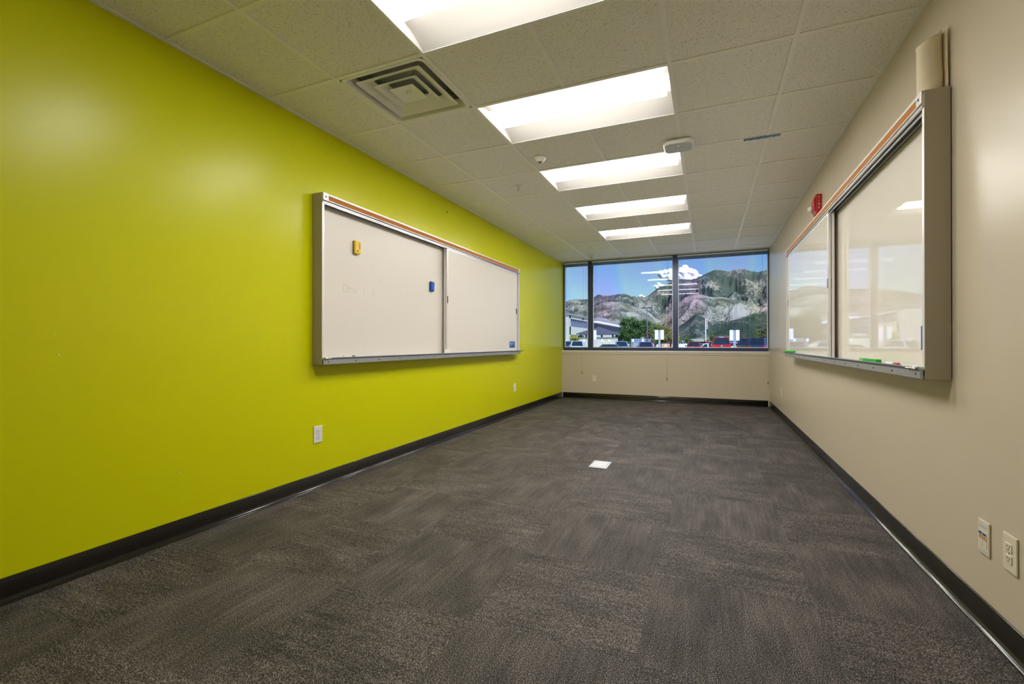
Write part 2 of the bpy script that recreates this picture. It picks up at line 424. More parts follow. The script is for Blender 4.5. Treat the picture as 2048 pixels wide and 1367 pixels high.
# ------------------------------------------------------------------ ceiling sensors, sprinklers, access point, tape
def sensor(x, y, r, label):
    e = empty('ceiling_sensor', (x, y, ZC+TB))
    MB().lathe([(r, ZC+TB-.0005), (r, ZC-.004), (r*.93, ZC-.010), (r*.62, ZC-.034), (r*.45, ZC-.038), (.0001, ZC-.038)], (x, y, 0), 32).build('housing', WPL, e)
    MB().lathe([(r*.36, ZC-.0382), (r*.34, ZC-.040), (r*.22, ZC-.0445), (.0001, ZC-.046)], (x, y, 0), 24).build('sensor_lens', mat('smoked_lens', (.12, .11, .10), .3), e)
    return tag(e, label, 'sensor', 'round white ceiling sensors')
sensor(-1.292, 3.645, .050, 'round white ceiling sensor between the second and third lights')
sensor(-1.895, 8.06, .062, 'round white ceiling sensor close to the left window')
def sprinkler(x, y, label):
    e = empty('fire_sprinkler', (x, y, ZC+TB))
    MB().lathe([(.034, ZC+TB-.0005), (.033, ZC+.000), (.022, ZC-.006), (.012, ZC-.007), (.0001, ZC-.007)], (x, y, 0), 24).build('escutcheon', WPL, e)
    m = MB(); m.lathe([(.007, ZC-.006), (.007, ZC-.018), (.004, ZC-.020), (.003, ZC-.040), (.0001, ZC-.041)], (x, y, 0), 12)
    m.tube([(x-.007, y, ZC-.016), (x-.010, y, ZC-.027), (x-.002, y, ZC-.040)], .0016, 6); m.tube([(x+.007, y, ZC-.016), (x+.010, y, ZC-.027), (x+.002, y, ZC-.040)], .0016, 6)
    m.build('frame_arms', CHROME, e)
    MB().lathe([(.0001, ZC-.0405), (.013, ZC-.041), (.013, ZC-.0425), (.0001, ZC-.043)], (x, y, 0), 16).build('deflector', CHROME, e)
    return tag(e, label, 'sprinkler', 'ceiling sprinkler heads')
sprinkler(-1.723, 4.223, 'small ceiling sprinkler head left of the third light')
sprinkler(-1.728, 7.327, 'small ceiling sprinkler head left of the last light near the windows')

def access_point():
    xc, yc = -.205, 3.79; e = empty('wireless_access_point', (xc, yc, ZC))
    def rr(ax, ay, r, z, n=6):
        out = []
        for cx, cy, st in ((1, 1, 0), (-1, 1, 90), (-1, -1, 180), (1, -1, 270)):
            for q in range(n+1):
                t = R(st + 90*q/n); out.append((xc+cx*(ax-r)+r*math.cos(t), yc+cy*(ay-r)+r*math.sin(t), z))
        return out
    rows = [rr(.085, .075, .04, ZC-.0006), rr(.100, .090, .045, ZC-.006), rr(.108, .098, .048, ZC-.020), rr(.108, .098, .048, ZC-.036), rr(.102, .092, .046, ZC-.0415)]
    n = len(rows[0]); m = MB(); v = sum(rows, [])
    m.add(v, [(i*n+k, i*n+(k+1) % n, (i+1)*n+(k+1) % n, (i+1)*n+k) for i in range(4) for k in range(n)], True); m.quad(*rows[0]); m.quad(*rows[-1])
    m.build('housing', WPL, e)
    p = MB(); A, B = rr(.094, .084, .042, ZC-.0417), rr(.093, .083, .041, ZC-.0432); p.add(A+B, [(k, (k+1) % n, n+(k+1) % n, n+k) for k in range(n)], True); p.quad(*B)
    p.build('face_plate', GRYP, e)
    MB().lathe([(.0035, ZC-.0433), (.003, ZC-.0442), (.0001, ZC-.0443)], (xc, yc-.040, 0), 10).build('status_light', LEDM, e)
    lg = MB(); lg.box(xc-.008, xc+.030, yc-.013, yc-.009, ZC-.0438, ZC-.0433); lg.prism([(xc-.030, yc-.010), (xc-.014, yc-.016), (xc-.014, yc-.005)], 'z', ZC-.0438, ZC-.0433)
    lg.build('printed_mark', mat('grey_print', (.22, .23, .24), .5), e)
    return tag(e, 'white rounded square wireless access point hanging under the ceiling by the third light', 'access point')
access_point()
tp = MB(); n = 24; v = []
y0 = YK + 3*T
for i in range(n+1):
    t = i/n; x = .255 + .245*t; w = .0165*(1 - .25*abs(t-.5)) + .002*math.sin(i*2.3); wz = .0012*math.sin(i*1.7)
    v += [(x + .003*math.sin(i*9), y0 - w + .010, ZC-.0008-abs(wz)), (x, y0 + w + .016, ZC-.0010-abs(wz)*2 - (.004 if i % 5 == 0 else 0))]
tp.add(v, [(2*i, 2*i+1, 2*i+3, 2*i+2) for i in range(n)], True)
o = tp.build('tape_strip', TAPE); sm = o.modifiers.new('thick', 'SOLIDIFY'); sm.thickness = .0006
tag(o, 'wrinkled strip of blue masking tape stuck across the ceiling grid', 'tape')

# ------------------------------------------------------------------ sliding whiteboards
def whiteboard(side):
    WB = WBL if side == 'L' else WBR
    X0 = XL if side == 'L' else XR; sg = 1 if side == 'L' else -1
    Y0, Y1, Z0, Z1 = 2.456, 6.155, .884, 2.098
    def bx(m, d0, d1, y0, y1, z0, z1):
        a, b = X0+sg*d0, X0+sg*d1
        return m.box(min(a, b), max(a, b), y0, y1, z0, z1)
    e = empty('sliding_whiteboard', (X0+sg*.001, (Y0+Y1)/2, Z0))
    m = MB(); bx(m, .001, .0115, Y0+.004, Y1-.004, Z0+.004, Z1-.004); m.build('back_case', ALUD, e)
    for y0, y1 in ((Y0, Y0+.004), (Y1-.004, Y1)):
        m = MB(); bx(m, .004, .090, y0, y1, Z0, Z1); m.build('end_panel', BOXP, e, bevel=.001)
    m = MB(); bx(m, .020, .088, Y0+.004, Y1-.004, Z0, Z0+.004); m.build('bottom_panel', BOXP, e)
    # end trims facing the room
    for y0, y1 in ((Y0+.0042, Y0+.024), (Y1-.024, Y1-.0042)):
        m = MB(); bx(m, .052, .0905, y0, y1, Z0+.050, Z1-.062); m.build('side_trim', ALUW, e, bevel=.002)
    # top rail with cork strip
    m = MB()
    bx(m, .020, .0960, Y0+.0042, Y1-.0042, Z1-.010, Z1)
    bx(m, .080, .0975, Y0+.0042, Y1-.0042, Z1-.012, Z1+.001)
    bx(m, .080, .0975, Y0+.0042, Y1-.0042, Z1-.050, Z1-.044)
    bx(m, .080, .0920, Y0+.0042, Y1-.0042, Z1-.046, Z1-.010)
    m.build('top_rail', ALUW, e, bevel=.001)
    m = MB(); bx(m, .0921, .0958, Y0+.056, Y1-.056, Z1-.0438, Z1-.0122); m.build('cork_strip', CORK, e)
    for y0, y1 in ((Y0+.004, Y0+.055), (Y1-.055, Y1-.004)):
        m = MB(); bx(m, .0921, .1000, y0, y1, Z1-.052, Z1+.002); c = m.build('end_cap', ALUW, e, bevel=.002)
        yc = (y0+y1)/2; m = MB().lathe([(.0065, 0), (.006, .0016*sg), (.0001, .002*sg)], (X0+sg*.1001, yc, Z1-.026), 12, 'x'); m.build('screw', BLACK, c)
    m = MB()
    for d0, d1, z in ((.064, .067, Z1-.070), (.040, .043, Z1-.072)):
        bx(m, d0, d1, Y0+.0042, Y1-.0042, z, Z1-.050)
    bx(m, .086, .0955, Y0+.0042, Y1-.0042, Z1-.068, Z1-.060)
    m.build('sliding_track', ALU, e)
    m = MB(); bx(m, .0225, .089, Y0+.0042, Y1-.0042, Z1-.049, Z1-.044); m.build('track_cover', BLACK, e)
    # fixed writing panel
    ZP0, ZP1 = Z0+.030, Z1-.052
    m = MB(); bx(m, .012, .0222, Y0+.0042, Y1-.0042, ZP0, ZP1); fp = m.build('fixed_panel', WB, e)
    # two sliding panels parked at the window end
    for nm, d0, ya, yb in (('sliding_panel', .0735, 4.150, Y1-.115), ('sliding_panel', .0500, 4.153, Y1-.040)):
        m = MB(); bx(m, d0, d0+.010, ya+.02, yb-.02, ZP0+.015, ZP1-.030); p = m.build(nm, WB, e)
        f = MB()
        bx(f, d0-.004, d0+.0145, ya, ya+.026, ZP0+.004, ZP1-.014); bx(f, d0-.004, d0+.0145, yb-.026, yb, ZP0+.004, ZP1-.014)
        bx(f, d0-.004, d0+.0135, ya+.026, yb-.026, ZP0+.004, ZP0+.028); bx(f, d0-.004, d0+.0135, ya+.026, yb-.026, ZP1-.038, ZP1-.014)
        f.build('panel_frame', ALUW, p, bevel=.0015)
        for yy in (ya+.013, yb-.013):
            g_ = MB(); bx(g_, d0+.0146, d0+.0162, yy-.008, yy+.008, 1.455, 1.528); g_.build('finger_pull', BLACK, p)
    # tray
    zt = Z0+.047
    sec = [(.030, zt-.004), (.100, zt-.004), (.108, zt+.004), (.1135, zt+.005), (.1145, zt+.001), (.1075, zt-.008), (.1045, zt-.012), (.1045, Z0+.003), (.098, Z0), (.094, Z0+.002), (.094, zt-.010), (.030, zt-.010)]
    ye = 6.26
    m = MB().prism([(X0+sg*d, z) for d, z in sec], 'y', Y0+.006, Y1-.002); m.build('marker_tray', TRAY, e)
    m = MB().prism([(X0+sg*d, z) for d, z in [(.060, zt-.004), (.100, zt-.004), (.108, zt+.004), (.1135, zt+.005), (.1145, zt+.001), (.1075, zt-.009), (.060, zt-.010)]], 'y', Y1-.002, ye); m.build('tray_end', TRAY, e, bevel=.001)
    y = Y0 + .05
    k = 0
    while y < Y1-.05 and k < 14:
        m = MB().lathe([(.0052, 0), (.0046, .0016*sg), (.0001, .002*sg)], (X0+sg*.1046, y, Z0+.020), 10, 'x'); m.build('screw', BLACK, e)
        y += .276; k += 1
    return e, fp
eL, fpL = whiteboard('L')
tag(eL, 'wide sliding whiteboard with cork top rail mounted on the lime green wall', 'whiteboard', 'sliding whiteboards on the side walls')
eR, fpR = whiteboard('R')
tag(eR, 'wide sliding whiteboard with cork top rail on the beige right wall, reflecting the windows', 'whiteboard', 'sliding whiteboards on the side walls')
# faint leftover writing on the left fixed panel (drawn in marker)
ML = Matrix(((0, 0, 1, XL+.0224), (1, 0, 0, 0), (0, 1, 0, 0), (0, 0, 0, 1)))
def ghost(body, y, z, size):
    for i, ch in enumerate(body):
        if ch != ' ': text_mesh('faint_letter', ch, size, INK, eL, Matrix.Translation((0, y+i*size*.62, z)) @ ML, .00008)
ghost('Dma I I', 2.76, 1.455, .085)
ghost('n', 3.55, 1.50, .04)
# stickers
def sticker(e, X, sg, ya, yb, za, zb, d, label):
    s_ = empty('sticker', (X+sg*d, (ya+yb)/2, za)); m = MB(); a, b = X+sg*d, X+sg*(d+.0005); m.box(min(a, b), max(a, b), ya, yb, za, zb); m.build('backing', STKB, s_)
    lg = MB(); w = yb-ya; hh = zb-za; yc = ya+w*.25 if sg > 0 else ya+w*.75
    a, b = X+sg*(d+.0006), X+sg*(d+.0009); a, b = min(a, b), max(a, b)
    pts = [(yc+w*.13*math.cos(t*math.pi/8), zb-hh*.34+hh*.20*math.sin(t*math.pi/8)) for t in range(16)]
    lg.prism(pts, 'x', a, b)
    q = 1 if sg > 0 else -1
    lg.prism([(yc-w*.10, zb-hh*.60), (yc+w*.10, zb-hh*.60), (yc, zb-hh*.80)], 'x', a, b)
    for r_ in range(3):
        y2 = yc+q*w*.25; y3 = yc+q*w*(.58-.08*r_); lg.box(a, b, min(y2, y3), max(y2, y3), zb-hh*(.28+.14*r_), zb-hh*(.20+.14*r_))
    lg.build('printed_mark', STKL, s_)
    return tag(s_, label, 'sticker')
sticker(eL, XL, 1, 5.800, 5.990, .975, 1.062, .0840, 'small blue sticker with pale print on the corner of the left whiteboard')
sticker(eR, XR, -1, 2.572, 2.694, 1.005, 1.115, .0225, 'narrow blue sticker at the near edge of the right whiteboard')

# ------------------------------------------------------------------ things on the boards
def eraser(y, z, m, label, marks=False, tilt=0.0, dz=.094, dy=.050):
    d = .0225
    e = empty('whiteboard_eraser', (XL+d, y, z)); e.rotation_euler.x = tilt
    MB().box(.0003, .008, -dy/2+.001, dy/2-.001, -dz/2+.001, dz/2-.001).build('felt_pad', BLACK, e, bevel=.003, local=True)
    MB().prism([(.008, -dz/2), (.022, -dz/2), (.027, -dz/2+.006), (.027, dz/2-.006), (.022, dz/2), (.008, dz/2)], 'y', -dy/2, dy/2).build('handle', m, e, bevel=.004, local=True)
    if marks:
        q = MB().box(.0271, .0276, dy/2-.020, dy/2-.006, -.012, .034); q.build('printed_text', INKY if 0 else mat('olive_lettering', (.50, .33, .006), .5), e, local=True)
        q = MB().lathe([(.008, 0), (.0075, .0005), (.0001, .0006)], (.0271, -.004, -.028), 12, 'x'); q.build('printed_mark', INKY, e, local=True)
        for k in range(4):
            MB().box(.0277, .0280, dy/2-.018, dy/2-.008, -.008+k*.0105, -.003+k*.0105).build('letter_mark', INKY, e, local=True)
    return tag(e, label, 'eraser', 'magnetic erasers on the left whiteboard')
eraser(2.868, 1.790, YEL, 'yellow whiteboard eraser stuck to the left whiteboard', True, 0, .104, .062)
eraser(3.945, 1.606, BLU, 'blue whiteboard eraser stuck near the middle of the left whiteboard', False, R(-4), .096, .056)

def marker(X, sg, y, z, d, body, cap, label, ln=.13, r=.0075, rz=0.0, cat='marker', name='dry_erase_marker'):
    e = empty(name, (X+sg*d, y, z+r)); e.rotation_euler.z = rz
    MB().lathe([(.0001, -ln*.5), (r*.8, -ln*.5), (r, -ln*.47), (r, ln*.18)], (0, 0, 0), 14, 'y').build('barrel', body, e, local=True)
    MB().lathe([(r*1.04, ln*.18), (r*1.04, ln*.46), (r*.8, ln*.5), (.0001, ln*.5)], (0, 0, 0), 14, 'y').build('cap', cap, e, local=True)
    return tag(e, label, cat)
zt = .884+.0435
marker(XL, 1, 2.724, zt+.0002, .093, WPAP, BLACK, 'white marker with a black cap lying in the left whiteboard tray', .125)
marker(XR, -1, 2.825, zt+.0002, .090, WPAP, REDP, 'white marker with a red cap in the near end of the right whiteboard tray', .165, rz=math.pi)
# green marker pack / eraser near
def green_eraser():
    y, d = 3.185, .087
    e = empty('felt_eraser', (XR-d, y, zt))
    MB().box(-.012, .012, -.152, .152, .0003, .006).build('felt_pad', BLACK, e, bevel=.001, local=True)
    MB().box(-.012, .012, -.152, .080, .006, .022).build('grip', GRN, e, bevel=.002, local=True)
    MB().box(-.0122, .0122, .080, .152, .006, .0222).build('label_wrap', LGRN, e, bevel=.002, local=True)
    return tag(e, 'bright green eraser lying in the right whiteboard tray toward the camera', 'eraser')
green_eraser()
e = empty('highlighter_marker', (XR-.135, 5.56, zt+.0215)); e.rotation_euler.z = R(38)
MB().lathe([(.0001, -.055), (.010, -.055), (.0115, -.050), (.0115, .015)], (0, 0, 0), 14, 'y').build('barrel', GRN, e, local=True)
MB().lathe([(.0105, .015), (.009, .05), (.005, .078), (.0001, .082)], (0, 0, 0), 14, 'y').build('tip_cover', GRN, e, local=True)
tag(e, 'green marker at the window end of the right whiteboard tray', 'marker')
# little white paper block at the middle of left tray
c = MB(); c.prism([(4.092, zt), (4.212, zt), (4.218, zt+.049), (4.084, zt+.045)], 'x', XL+.0905, XL+.1005)
tag(c.build('folded_paper', WPAP, bevel=.001), 'small white folded paper standing in the left whiteboard tray', 'paper')
def paper_scrap(X, sg, ya, yb, label):
    m = MB(); v = []; n = 14
    for i in range(n+1):
        t = i/n; y = ya + (yb-ya)*t; dz = .002*math.sin(t*9); dd = .119 - .008*t*t - (.003*math.sin(i*2.1))
        v += [(X+sg*.070, y, zt+.002+dz*.3), (X+sg*(dd-.010), y, zt+.009+dz), (X+sg*dd, y, zt+.004-.007*(1-t)+dz)]
    m.add(v, [(3*i+k, 3*i+k+1, 3*i+k+4, 3*i+k+3) for i in range(n) for k in (0, 1)], True)
    o = m.build('paper_scrap', WPAP); s_ = o.modifiers.new('t', 'SOLIDIFY'); s_.thickness = .0005; s_.offset = 1
    return tag(o, label, 'paper')
paper_scrap(XL, 1, 2.468, 2.545, 'torn white paper strip curling over the near end of the left tray')
paper_scrap(XR, -1, 2.476, 2.650, 'torn white paper strip curling over the near end of the right tray')

# curled sheet of paper standing on the right board
def curled_paper():
    cx, cy, r = XR-.050, 2.515, .043
    e_v = []; cols = 44; rows = 16
    for i in range(cols+1):
        t = i/cols
        if t < .86:
            a = R(20 + 335*t/.86); rr = r*(1 - .10*t)
            x = cx + rr*math.cos(a); y = cy + rr*math.sin(a)*1.05
        else:
            q = (t-.86)/.14; a = R(355); x = cx + r*.9*math.cos(a) + .0*q; y = cy - r*.1 - .045*q; x = min(x + .004*q, XR-.004)
        top = 2.280 + .070*t + (.030*math.exp(-((t-.80)/.05)**2)) + .004*math.sin(t*21)
        for j in range(rows+1):
            s_ = j/rows; z = 2.1015 + (top-2.1015)*s_
            nz = noise.noise(Vector((t*6, s_*4, 3)))*.0045*(1 if t < .8 else .3)
            lean = .004*s_
            e_v.append((min(x - lean + nz*math.cos(a), XR-.003), y + nz*math.sin(a), z))
    m = MB(); m.add(e_v, [(i*(rows+1)+j, i*(rows+1)+j+1, (i+1)*(rows+1)+j+1, (i+1)*(rows+1)+j) for i in range(cols) for j in range(rows)], True)
    o = m.build('rolled_paper', PAPER); s_ = o.modifiers.new('t', 'SOLIDIFY'); s_.thickness = .0008; s_.offset = 0
    return tag(o, 'rolled cream paper standing upright on top of the right whiteboard', 'paper')
curled_paper()
# ------------------------------------------------------------------ wall plates
def plate(X, axis, sg, c, zc, label, kind='duplex', w=.075, hgt=.122, m=WPL):
    """axis 'x': plate on a side wall at x=X facing sg; axis 'y': on the window wall"""
    e = empty('outlet_plate' if kind == 'duplex' else ('data_jack_plate' if kind == 'data' else 'blank_wall_plate'),
              (X+sg*.0003, c, zc-hgt/2) if axis == 'x' else (c, X+sg*.0003, zc-hgt/2))
    def bx(mb, d0, d1, a0, a1, z0, z1):
        p, q = X+sg*d0, X+sg*d1; p, q = min(p, q), max(p, q)
        return mb.box(p, q, c+a0, c+a1, zc+z0, zc+z1) if axis == 'x' else mb.box(c+a0, c+a1, p, q, zc+z0, zc+z1)
    bx(MB(), .0004, .0066, -w/2, w/2, -hgt/2, hgt/2).build('cover_plate', m, e, bevel=.003)
    if kind == 'duplex':
        for z in (-.0195, .0195):
            r_ = bx(MB(), .0066, .0092, -.017, .017, z-.0145, z+.0145).build('receptacle', m, e, bevel=.0035, segs=3)
            for a, ww, hh, dz in ((-.0065, .0013, .0045, .004), (.0065, .0013, .0036, .004), (0, .0024, .0024, -.0065)):
                bx(MB(), .0091, .0097, a-ww, a+ww, z+dz-hh, z+dz+hh).build('slot', BLACK, r_)
        sc = bx(MB(), .0066, .0078, -.0032, .0032, -.0032, .0032).build('screw', CHROME, e, bevel=.001)
    elif kind == 'data':
        bx(MB(), .0066, .0072, -.024, .024, .034, .045).build('label_window', GRYP, e)
        for a in (-.014, .014):
            j = bx(MB(), .0066, .0088, a-.011, a+.011, -.010, .020).build('jack', m, e, bevel=.001)
            bx(MB(), .0088, .0095, a-.009, a+.009, .010, .019).build('blue_tab', STKB, j)
            bx(MB(), .0088, .0092, a-.007, a+.007, -.006, .008).build('socket_opening', ORNG, j)
            b_ = bx(MB(), .0066, .0076, a-.010, a+.010, -.036, -.014).build('blank_insert', m, e, bevel=.0006)
        bx(MB(), .0066, .0072, -.024, .024, -.052, -.042).build('label_window', GRYP, e)
    elif kind == 'blank':
        bx(MB(), .0066, .0078, -.021, .021, -.042, .042).build('insert', m, e, bevel=.001)
    return tag(e, label, 'data jack' if kind == 'data' else ('outlet' if kind == 'duplex' else 'wall plate'))
plate(XL, 'x', 1, 2.508, .382, 'white duplex outlet low on the green wall below the whiteboard', 'duplex', .080, .120)
plate(XL, 'x', 1, 6.180, .393, 'white outlet low on the green wall nearest the windows', 'blank', .080, .118)
plate(XR, 'x', -1, 2.216, .330, 'ivory data jack plate with two blue tabs on the right wall', 'data', .074, .122, IVORY)
plate(XR, 'x', -1, 2.058, .337, 'ivory duplex outlet on the right wall, nearest the camera', 'duplex', .078, .124, IVORY)
plate(XR, 'x', -1, 7.225, .362, 'ivory outlet on the right wall down near the window corner', 'duplex', .078, .120, IVORY)
plate(YW, 'y', -1, -1.955, .374, 'ivory wall plate on the beige wall under the windows', 'blank', .074, .120, IVORY)

# fire alarm strobe
def strobe():
    y0, y1, z0, z1 = 4.80, 4.93, 2.185, 2.355
    e = empty('fire_alarm_strobe', (XR-.001, (y0+y1)/2, z0))
    MB().box(XR-.045, XR-.0005, y0, y1, z0, z1).build('back_box', REDP, e, bevel=.004)
    MB().prism([(XR-.0455, z0+.02), (XR-.060, z0+.03), (XR-.062, z1-.05), (XR-.0455, z1-.012)], 'y', y0+.008, y1-.008).build('front_cover', REDP, e, bevel=.003)
    MB().lathe([(.024, 0), (.024, -.012), (.018, -.030), (.008, -.036), (.0001, -.036)], (XR-.0615, (y0+y1)/2, z0+.055), 20, 'x').build('strobe_lens', WPL, e)
    sm_ = Matrix(((1, 0, 0, XR-.0225), (0, 0, 1, y0-.0004), (0, 1, 0, 0), (0, 0, 0, 1)))
    for k, ch in enumerate('FIRE'):
        text_mesh('letter', ch, .026, WPL, e, Matrix.Translation((0, 0, z1-.030-.030*k)) @ sm_ )
    return tag(e, 'red fire alarm strobe with white lens above the right whiteboard', 'fire alarm')
strobe()
# floor box cover
e = empty('floor_box_cover', (-.843, 3.912, 0))
MB().prism([(-.919, 3.798), (-.768, 3.798), (-.768, 4.026), (-.919, 4.026)], 'z', .0008, .006).build('cover_frame', mat('pale_metal_cover', (.62, .66, .74), .3, .2), e, bevel=.002)
MB().box(-.898, -.790, 3.822, 4.002, .0061, .0082).build('lid', mat('speckled_lid', (.72, .72, .78), .4, 0, .5, .35, 90), e, bevel=.001)
tag(e, 'pale rectangular floor box cover set in the dark carpet', 'floor box')
# chips in the paint
def chip(y, z, r, label):
    m = MB().prism([(y-r, z-r*.4), (y+r*.4, z-r), (y+r, z+r*.5), (y, z+r*1.1)], 'x', XL+.0001, XL+.0010)
    return tag(m.build('paint_chip', WPAP), label, 'paint chip', 'paint chips on the green wall')
chip(1.071, .986, .0035, 'tiny white paint chip at mid height, lower of the pair near the left edge')
chip(1.057, 1.072, .002, 'tiny white paint chip at mid height, upper of the pair near the left edge')
chip(1.569, .344, .004, 'tiny pale paint chip low on the green wall, left of the outlet')
m = MB().lathe([(.006, 0), (.006, .008), (.0001, .010)], (XL+.0003, 4.295, 2.447), 10, 'x')
tag(m.build('nail', mat('dull_iron', (.03, .03, .02), .6)), 'small dark nail in the green wall above the whiteboard', 'nail')

# ------------------------------------------------------------------ windows and blinds
ZS, ZT = .9025, ZC
M1 = (-2.081, -2.019); M2 = (-.559, -.501)
bays = [(XL+.012, M1[0]), (M1[1], M2[0]), (M2[1], XR-.004)]
m = MB()
for a, b in (M1, M2): m.box(a, b, YF-.045, YF+.055, ZS, ZT)
tag(m.build('trim_2', DARKF), 'dark mullions between the windows', kind='structure')
GB, GT = .958, 2.560
for i, (a, b) in enumerate(bays):
    w = empty('window_%d' % (i+1), ((a+b)/2, YF, ZS)); tag(w, kind='structure')
    f = MB(); f.box(a, b, YF-.035, YF+.045, ZS, GB); f.box(a, b, YF-.035, YF+.045, GT, ZT-.0005)
    f.box(a - (.012 if i == 0 else 0), a+.020, YF-.033, YF+.043, GB, GT) ; f.box(b-.012, b + (.003 if i == 2 else 0), YF-.033, YF+.043, GB, GT)
    f.build('window_frame', DARKF, w)
    q = MB(); q.box(a+.020, b-.012, YF-.030, YF+.004, GB, GB+.010); q.box(a+.020, a+.029, YF-.028, YF+.004, GB+.010, GT); q.box(b-.021, b-.012, YF-.028, YF+.004, GB+.010, GT)
    q.build('glazing_bead', BEAD, w)
    MB().box(a+.021, b-.013, YF+.010, YF+.016, GB+.001, GT-.001).build('glass_pane', GLASS, w)
cords = [(-2.173, .467), (-.657, .394), (.903, .377)]
bl = ['narrow raised blind across the top of the left window', 'wide raised blind across the top of the middle window', 'wide raised blind across the top of the right window']
for i, (a, b) in enumerate(bays):
    a2, b2 = a+.008, b-.010
    e = empty('window_blind', ((a2+b2)/2, YF-.06, 2.50))
    MB().box(a2, b2, YF-.080, YF-.050, 2.556, 2.576).build('head_rail', RAILM, e, bevel=.002)
    sl = MB()
    for k in range(9): sl.prism([(YF-.078, 2.513+k*.0045), (YF-.065, 2.5145+k*.0045), (YF-.052, 2.513+k*.0045), (YF-.052, 2.516+k*.0045), (YF-.065, 2.5175+k*.0045), (YF-.078, 2.516+k*.0045)], 'x', a2+.004, b2-.004)
    st = sl.build('raised_slats', BLIND, e)
    MB().box(a2+.003, b2-.003, YF-.079, YF-.051, 2.498, 2.5115).build('bottom_rail', BLIND, e, bevel=.003)
    ncl = 2 if i == 0 else 4
    for k in range(ncl):
        x = a2 + (b2-a2)*((k+.35)/ncl)
        MB().box(x-.010, x+.010, YF-.0835, YF-.0805, 2.494, 2.530).build('valance_clip', mat('clear_grey_clip', (.36, .38, .42), .2), e, bevel=.001)
    cx, cz = cords[i]
    pc = MB().tube([(cx+.006, YF-.086, 2.556), (cx+.004, YF-.088, 2.2), (cx+.001, YF-.094, 1.4), (cx+.003, YF-.112, 1.02), (cx, YF-.150, .915), (cx, YF-.152, .85), (cx-.004, YF-.150, cz+.03)], .0016, 6).build('pull_cord', CORD, e)
    MB().lathe([(.0001, cz+.032), (.004, cz+.030), (.010, cz+.006), (.009, cz), (.0001, cz)], (cx-.004, YF-.150, 0), 12).build('tassel', TASSEL, pc)
    for x in ((a2+.035, b2-.04) if i == 0 else (a2+.07, b2-.085)):
        MB().tube([(x, YF-.048, 2.556), (x, YF-.046, 1.7), (x+.002, YF-.046, 1.00)], .0012, 5).build('lift_cord', mat('dark_cord', (.06, .08, .16), .7), e)
    tag(e, bl[i], 'blind', 'raised window blinds')

# ================================================================== OUTSIDE
ASPH = mat('pale_concrete_paving', (.52, .50, .46), .9, var=.25, scale=.4)
gm = MB().quad((-700, YF+.10, GZ), (700, YF+.10, GZ), (700, 2600, GZ), (-700, 2600, GZ)).build('parking_lot', ASPH)
tag(gm, 'pale paved parking lot outside the windows', kind='structure')

# ---- mountains
def rock_mat(name, veg, rock, sc, thr):
    m, nt, b = nodes_of(name)
    tc = N(nt, 'ShaderNodeTexCoord')
    mp = N(nt, 'ShaderNodeMapping'); mp.inputs['Rotation'].default_value = (0, 0, R(28)); mp.inputs['Scale'].default_value = (1, .8, 1.1)
    L(nt, tc, 'Object', mp, 'Vector')
    n = N(nt, 'ShaderNodeTexNoise'); n.inputs['Scale'].default_value = sc; n.inputs['Detail'].default_value = 8; n.inputs['Roughness'].default_value = .72; L(nt, mp, 'Vector', n, 'Vector')
    n2 = N(nt, 'ShaderNodeTexNoise'); n2.inputs['Scale'].default_value = sc*.07; n2.inputs['Detail'].default_value = 4; L(nt, mp, 'Vector', n2, 'Vector')
    ad = N(nt, 'ShaderNodeMath', operation='MULTIPLY_ADD'); L(nt, n2, 'Fac', ad, 0); ad.inputs[1].default_value = .9; L(nt, n, 'Fac', ad, 2)
    rp = N(nt, 'ShaderNodeValToRGB'); rp.color_ramp.elements[0].position = thr-.05; rp.color_ramp.elements[1].position = thr+.10
    sb = N(nt, 'ShaderNodeMath', operation='SUBTRACT'); L(nt, ad, 0, sb, 0); sb.inputs[1].default_value = .45
    L(nt, sb, 0, rp, 'Fac')
    r = mixcol(nt, rp, 'Color', veg, rock)
    nt.links.new(r.outputs[2], b.inputs['Base Color']); b.inputs['Roughness'].default_value = .95; b.inputs['Specular IOR Level'].default_value = .1
    bp = N(nt, 'ShaderNodeBump'); bp.inputs['Strength'].default_value = 1.0; bp.inputs['Distance'].default_value = .45/sc
    L(nt, n, 'Fac', bp, 'Height'); L(nt, bp, 'Normal', b, 'Normal')
    return m
def interp(pts, x):
    if x <= pts[0][0]: return pts[0][1]
    for (a, b), (c, d) in zip(pts, pts[1:]):
        if x <= c: return b + (d-b)*(x-a)/(c-a)
    return pts[-1][1]
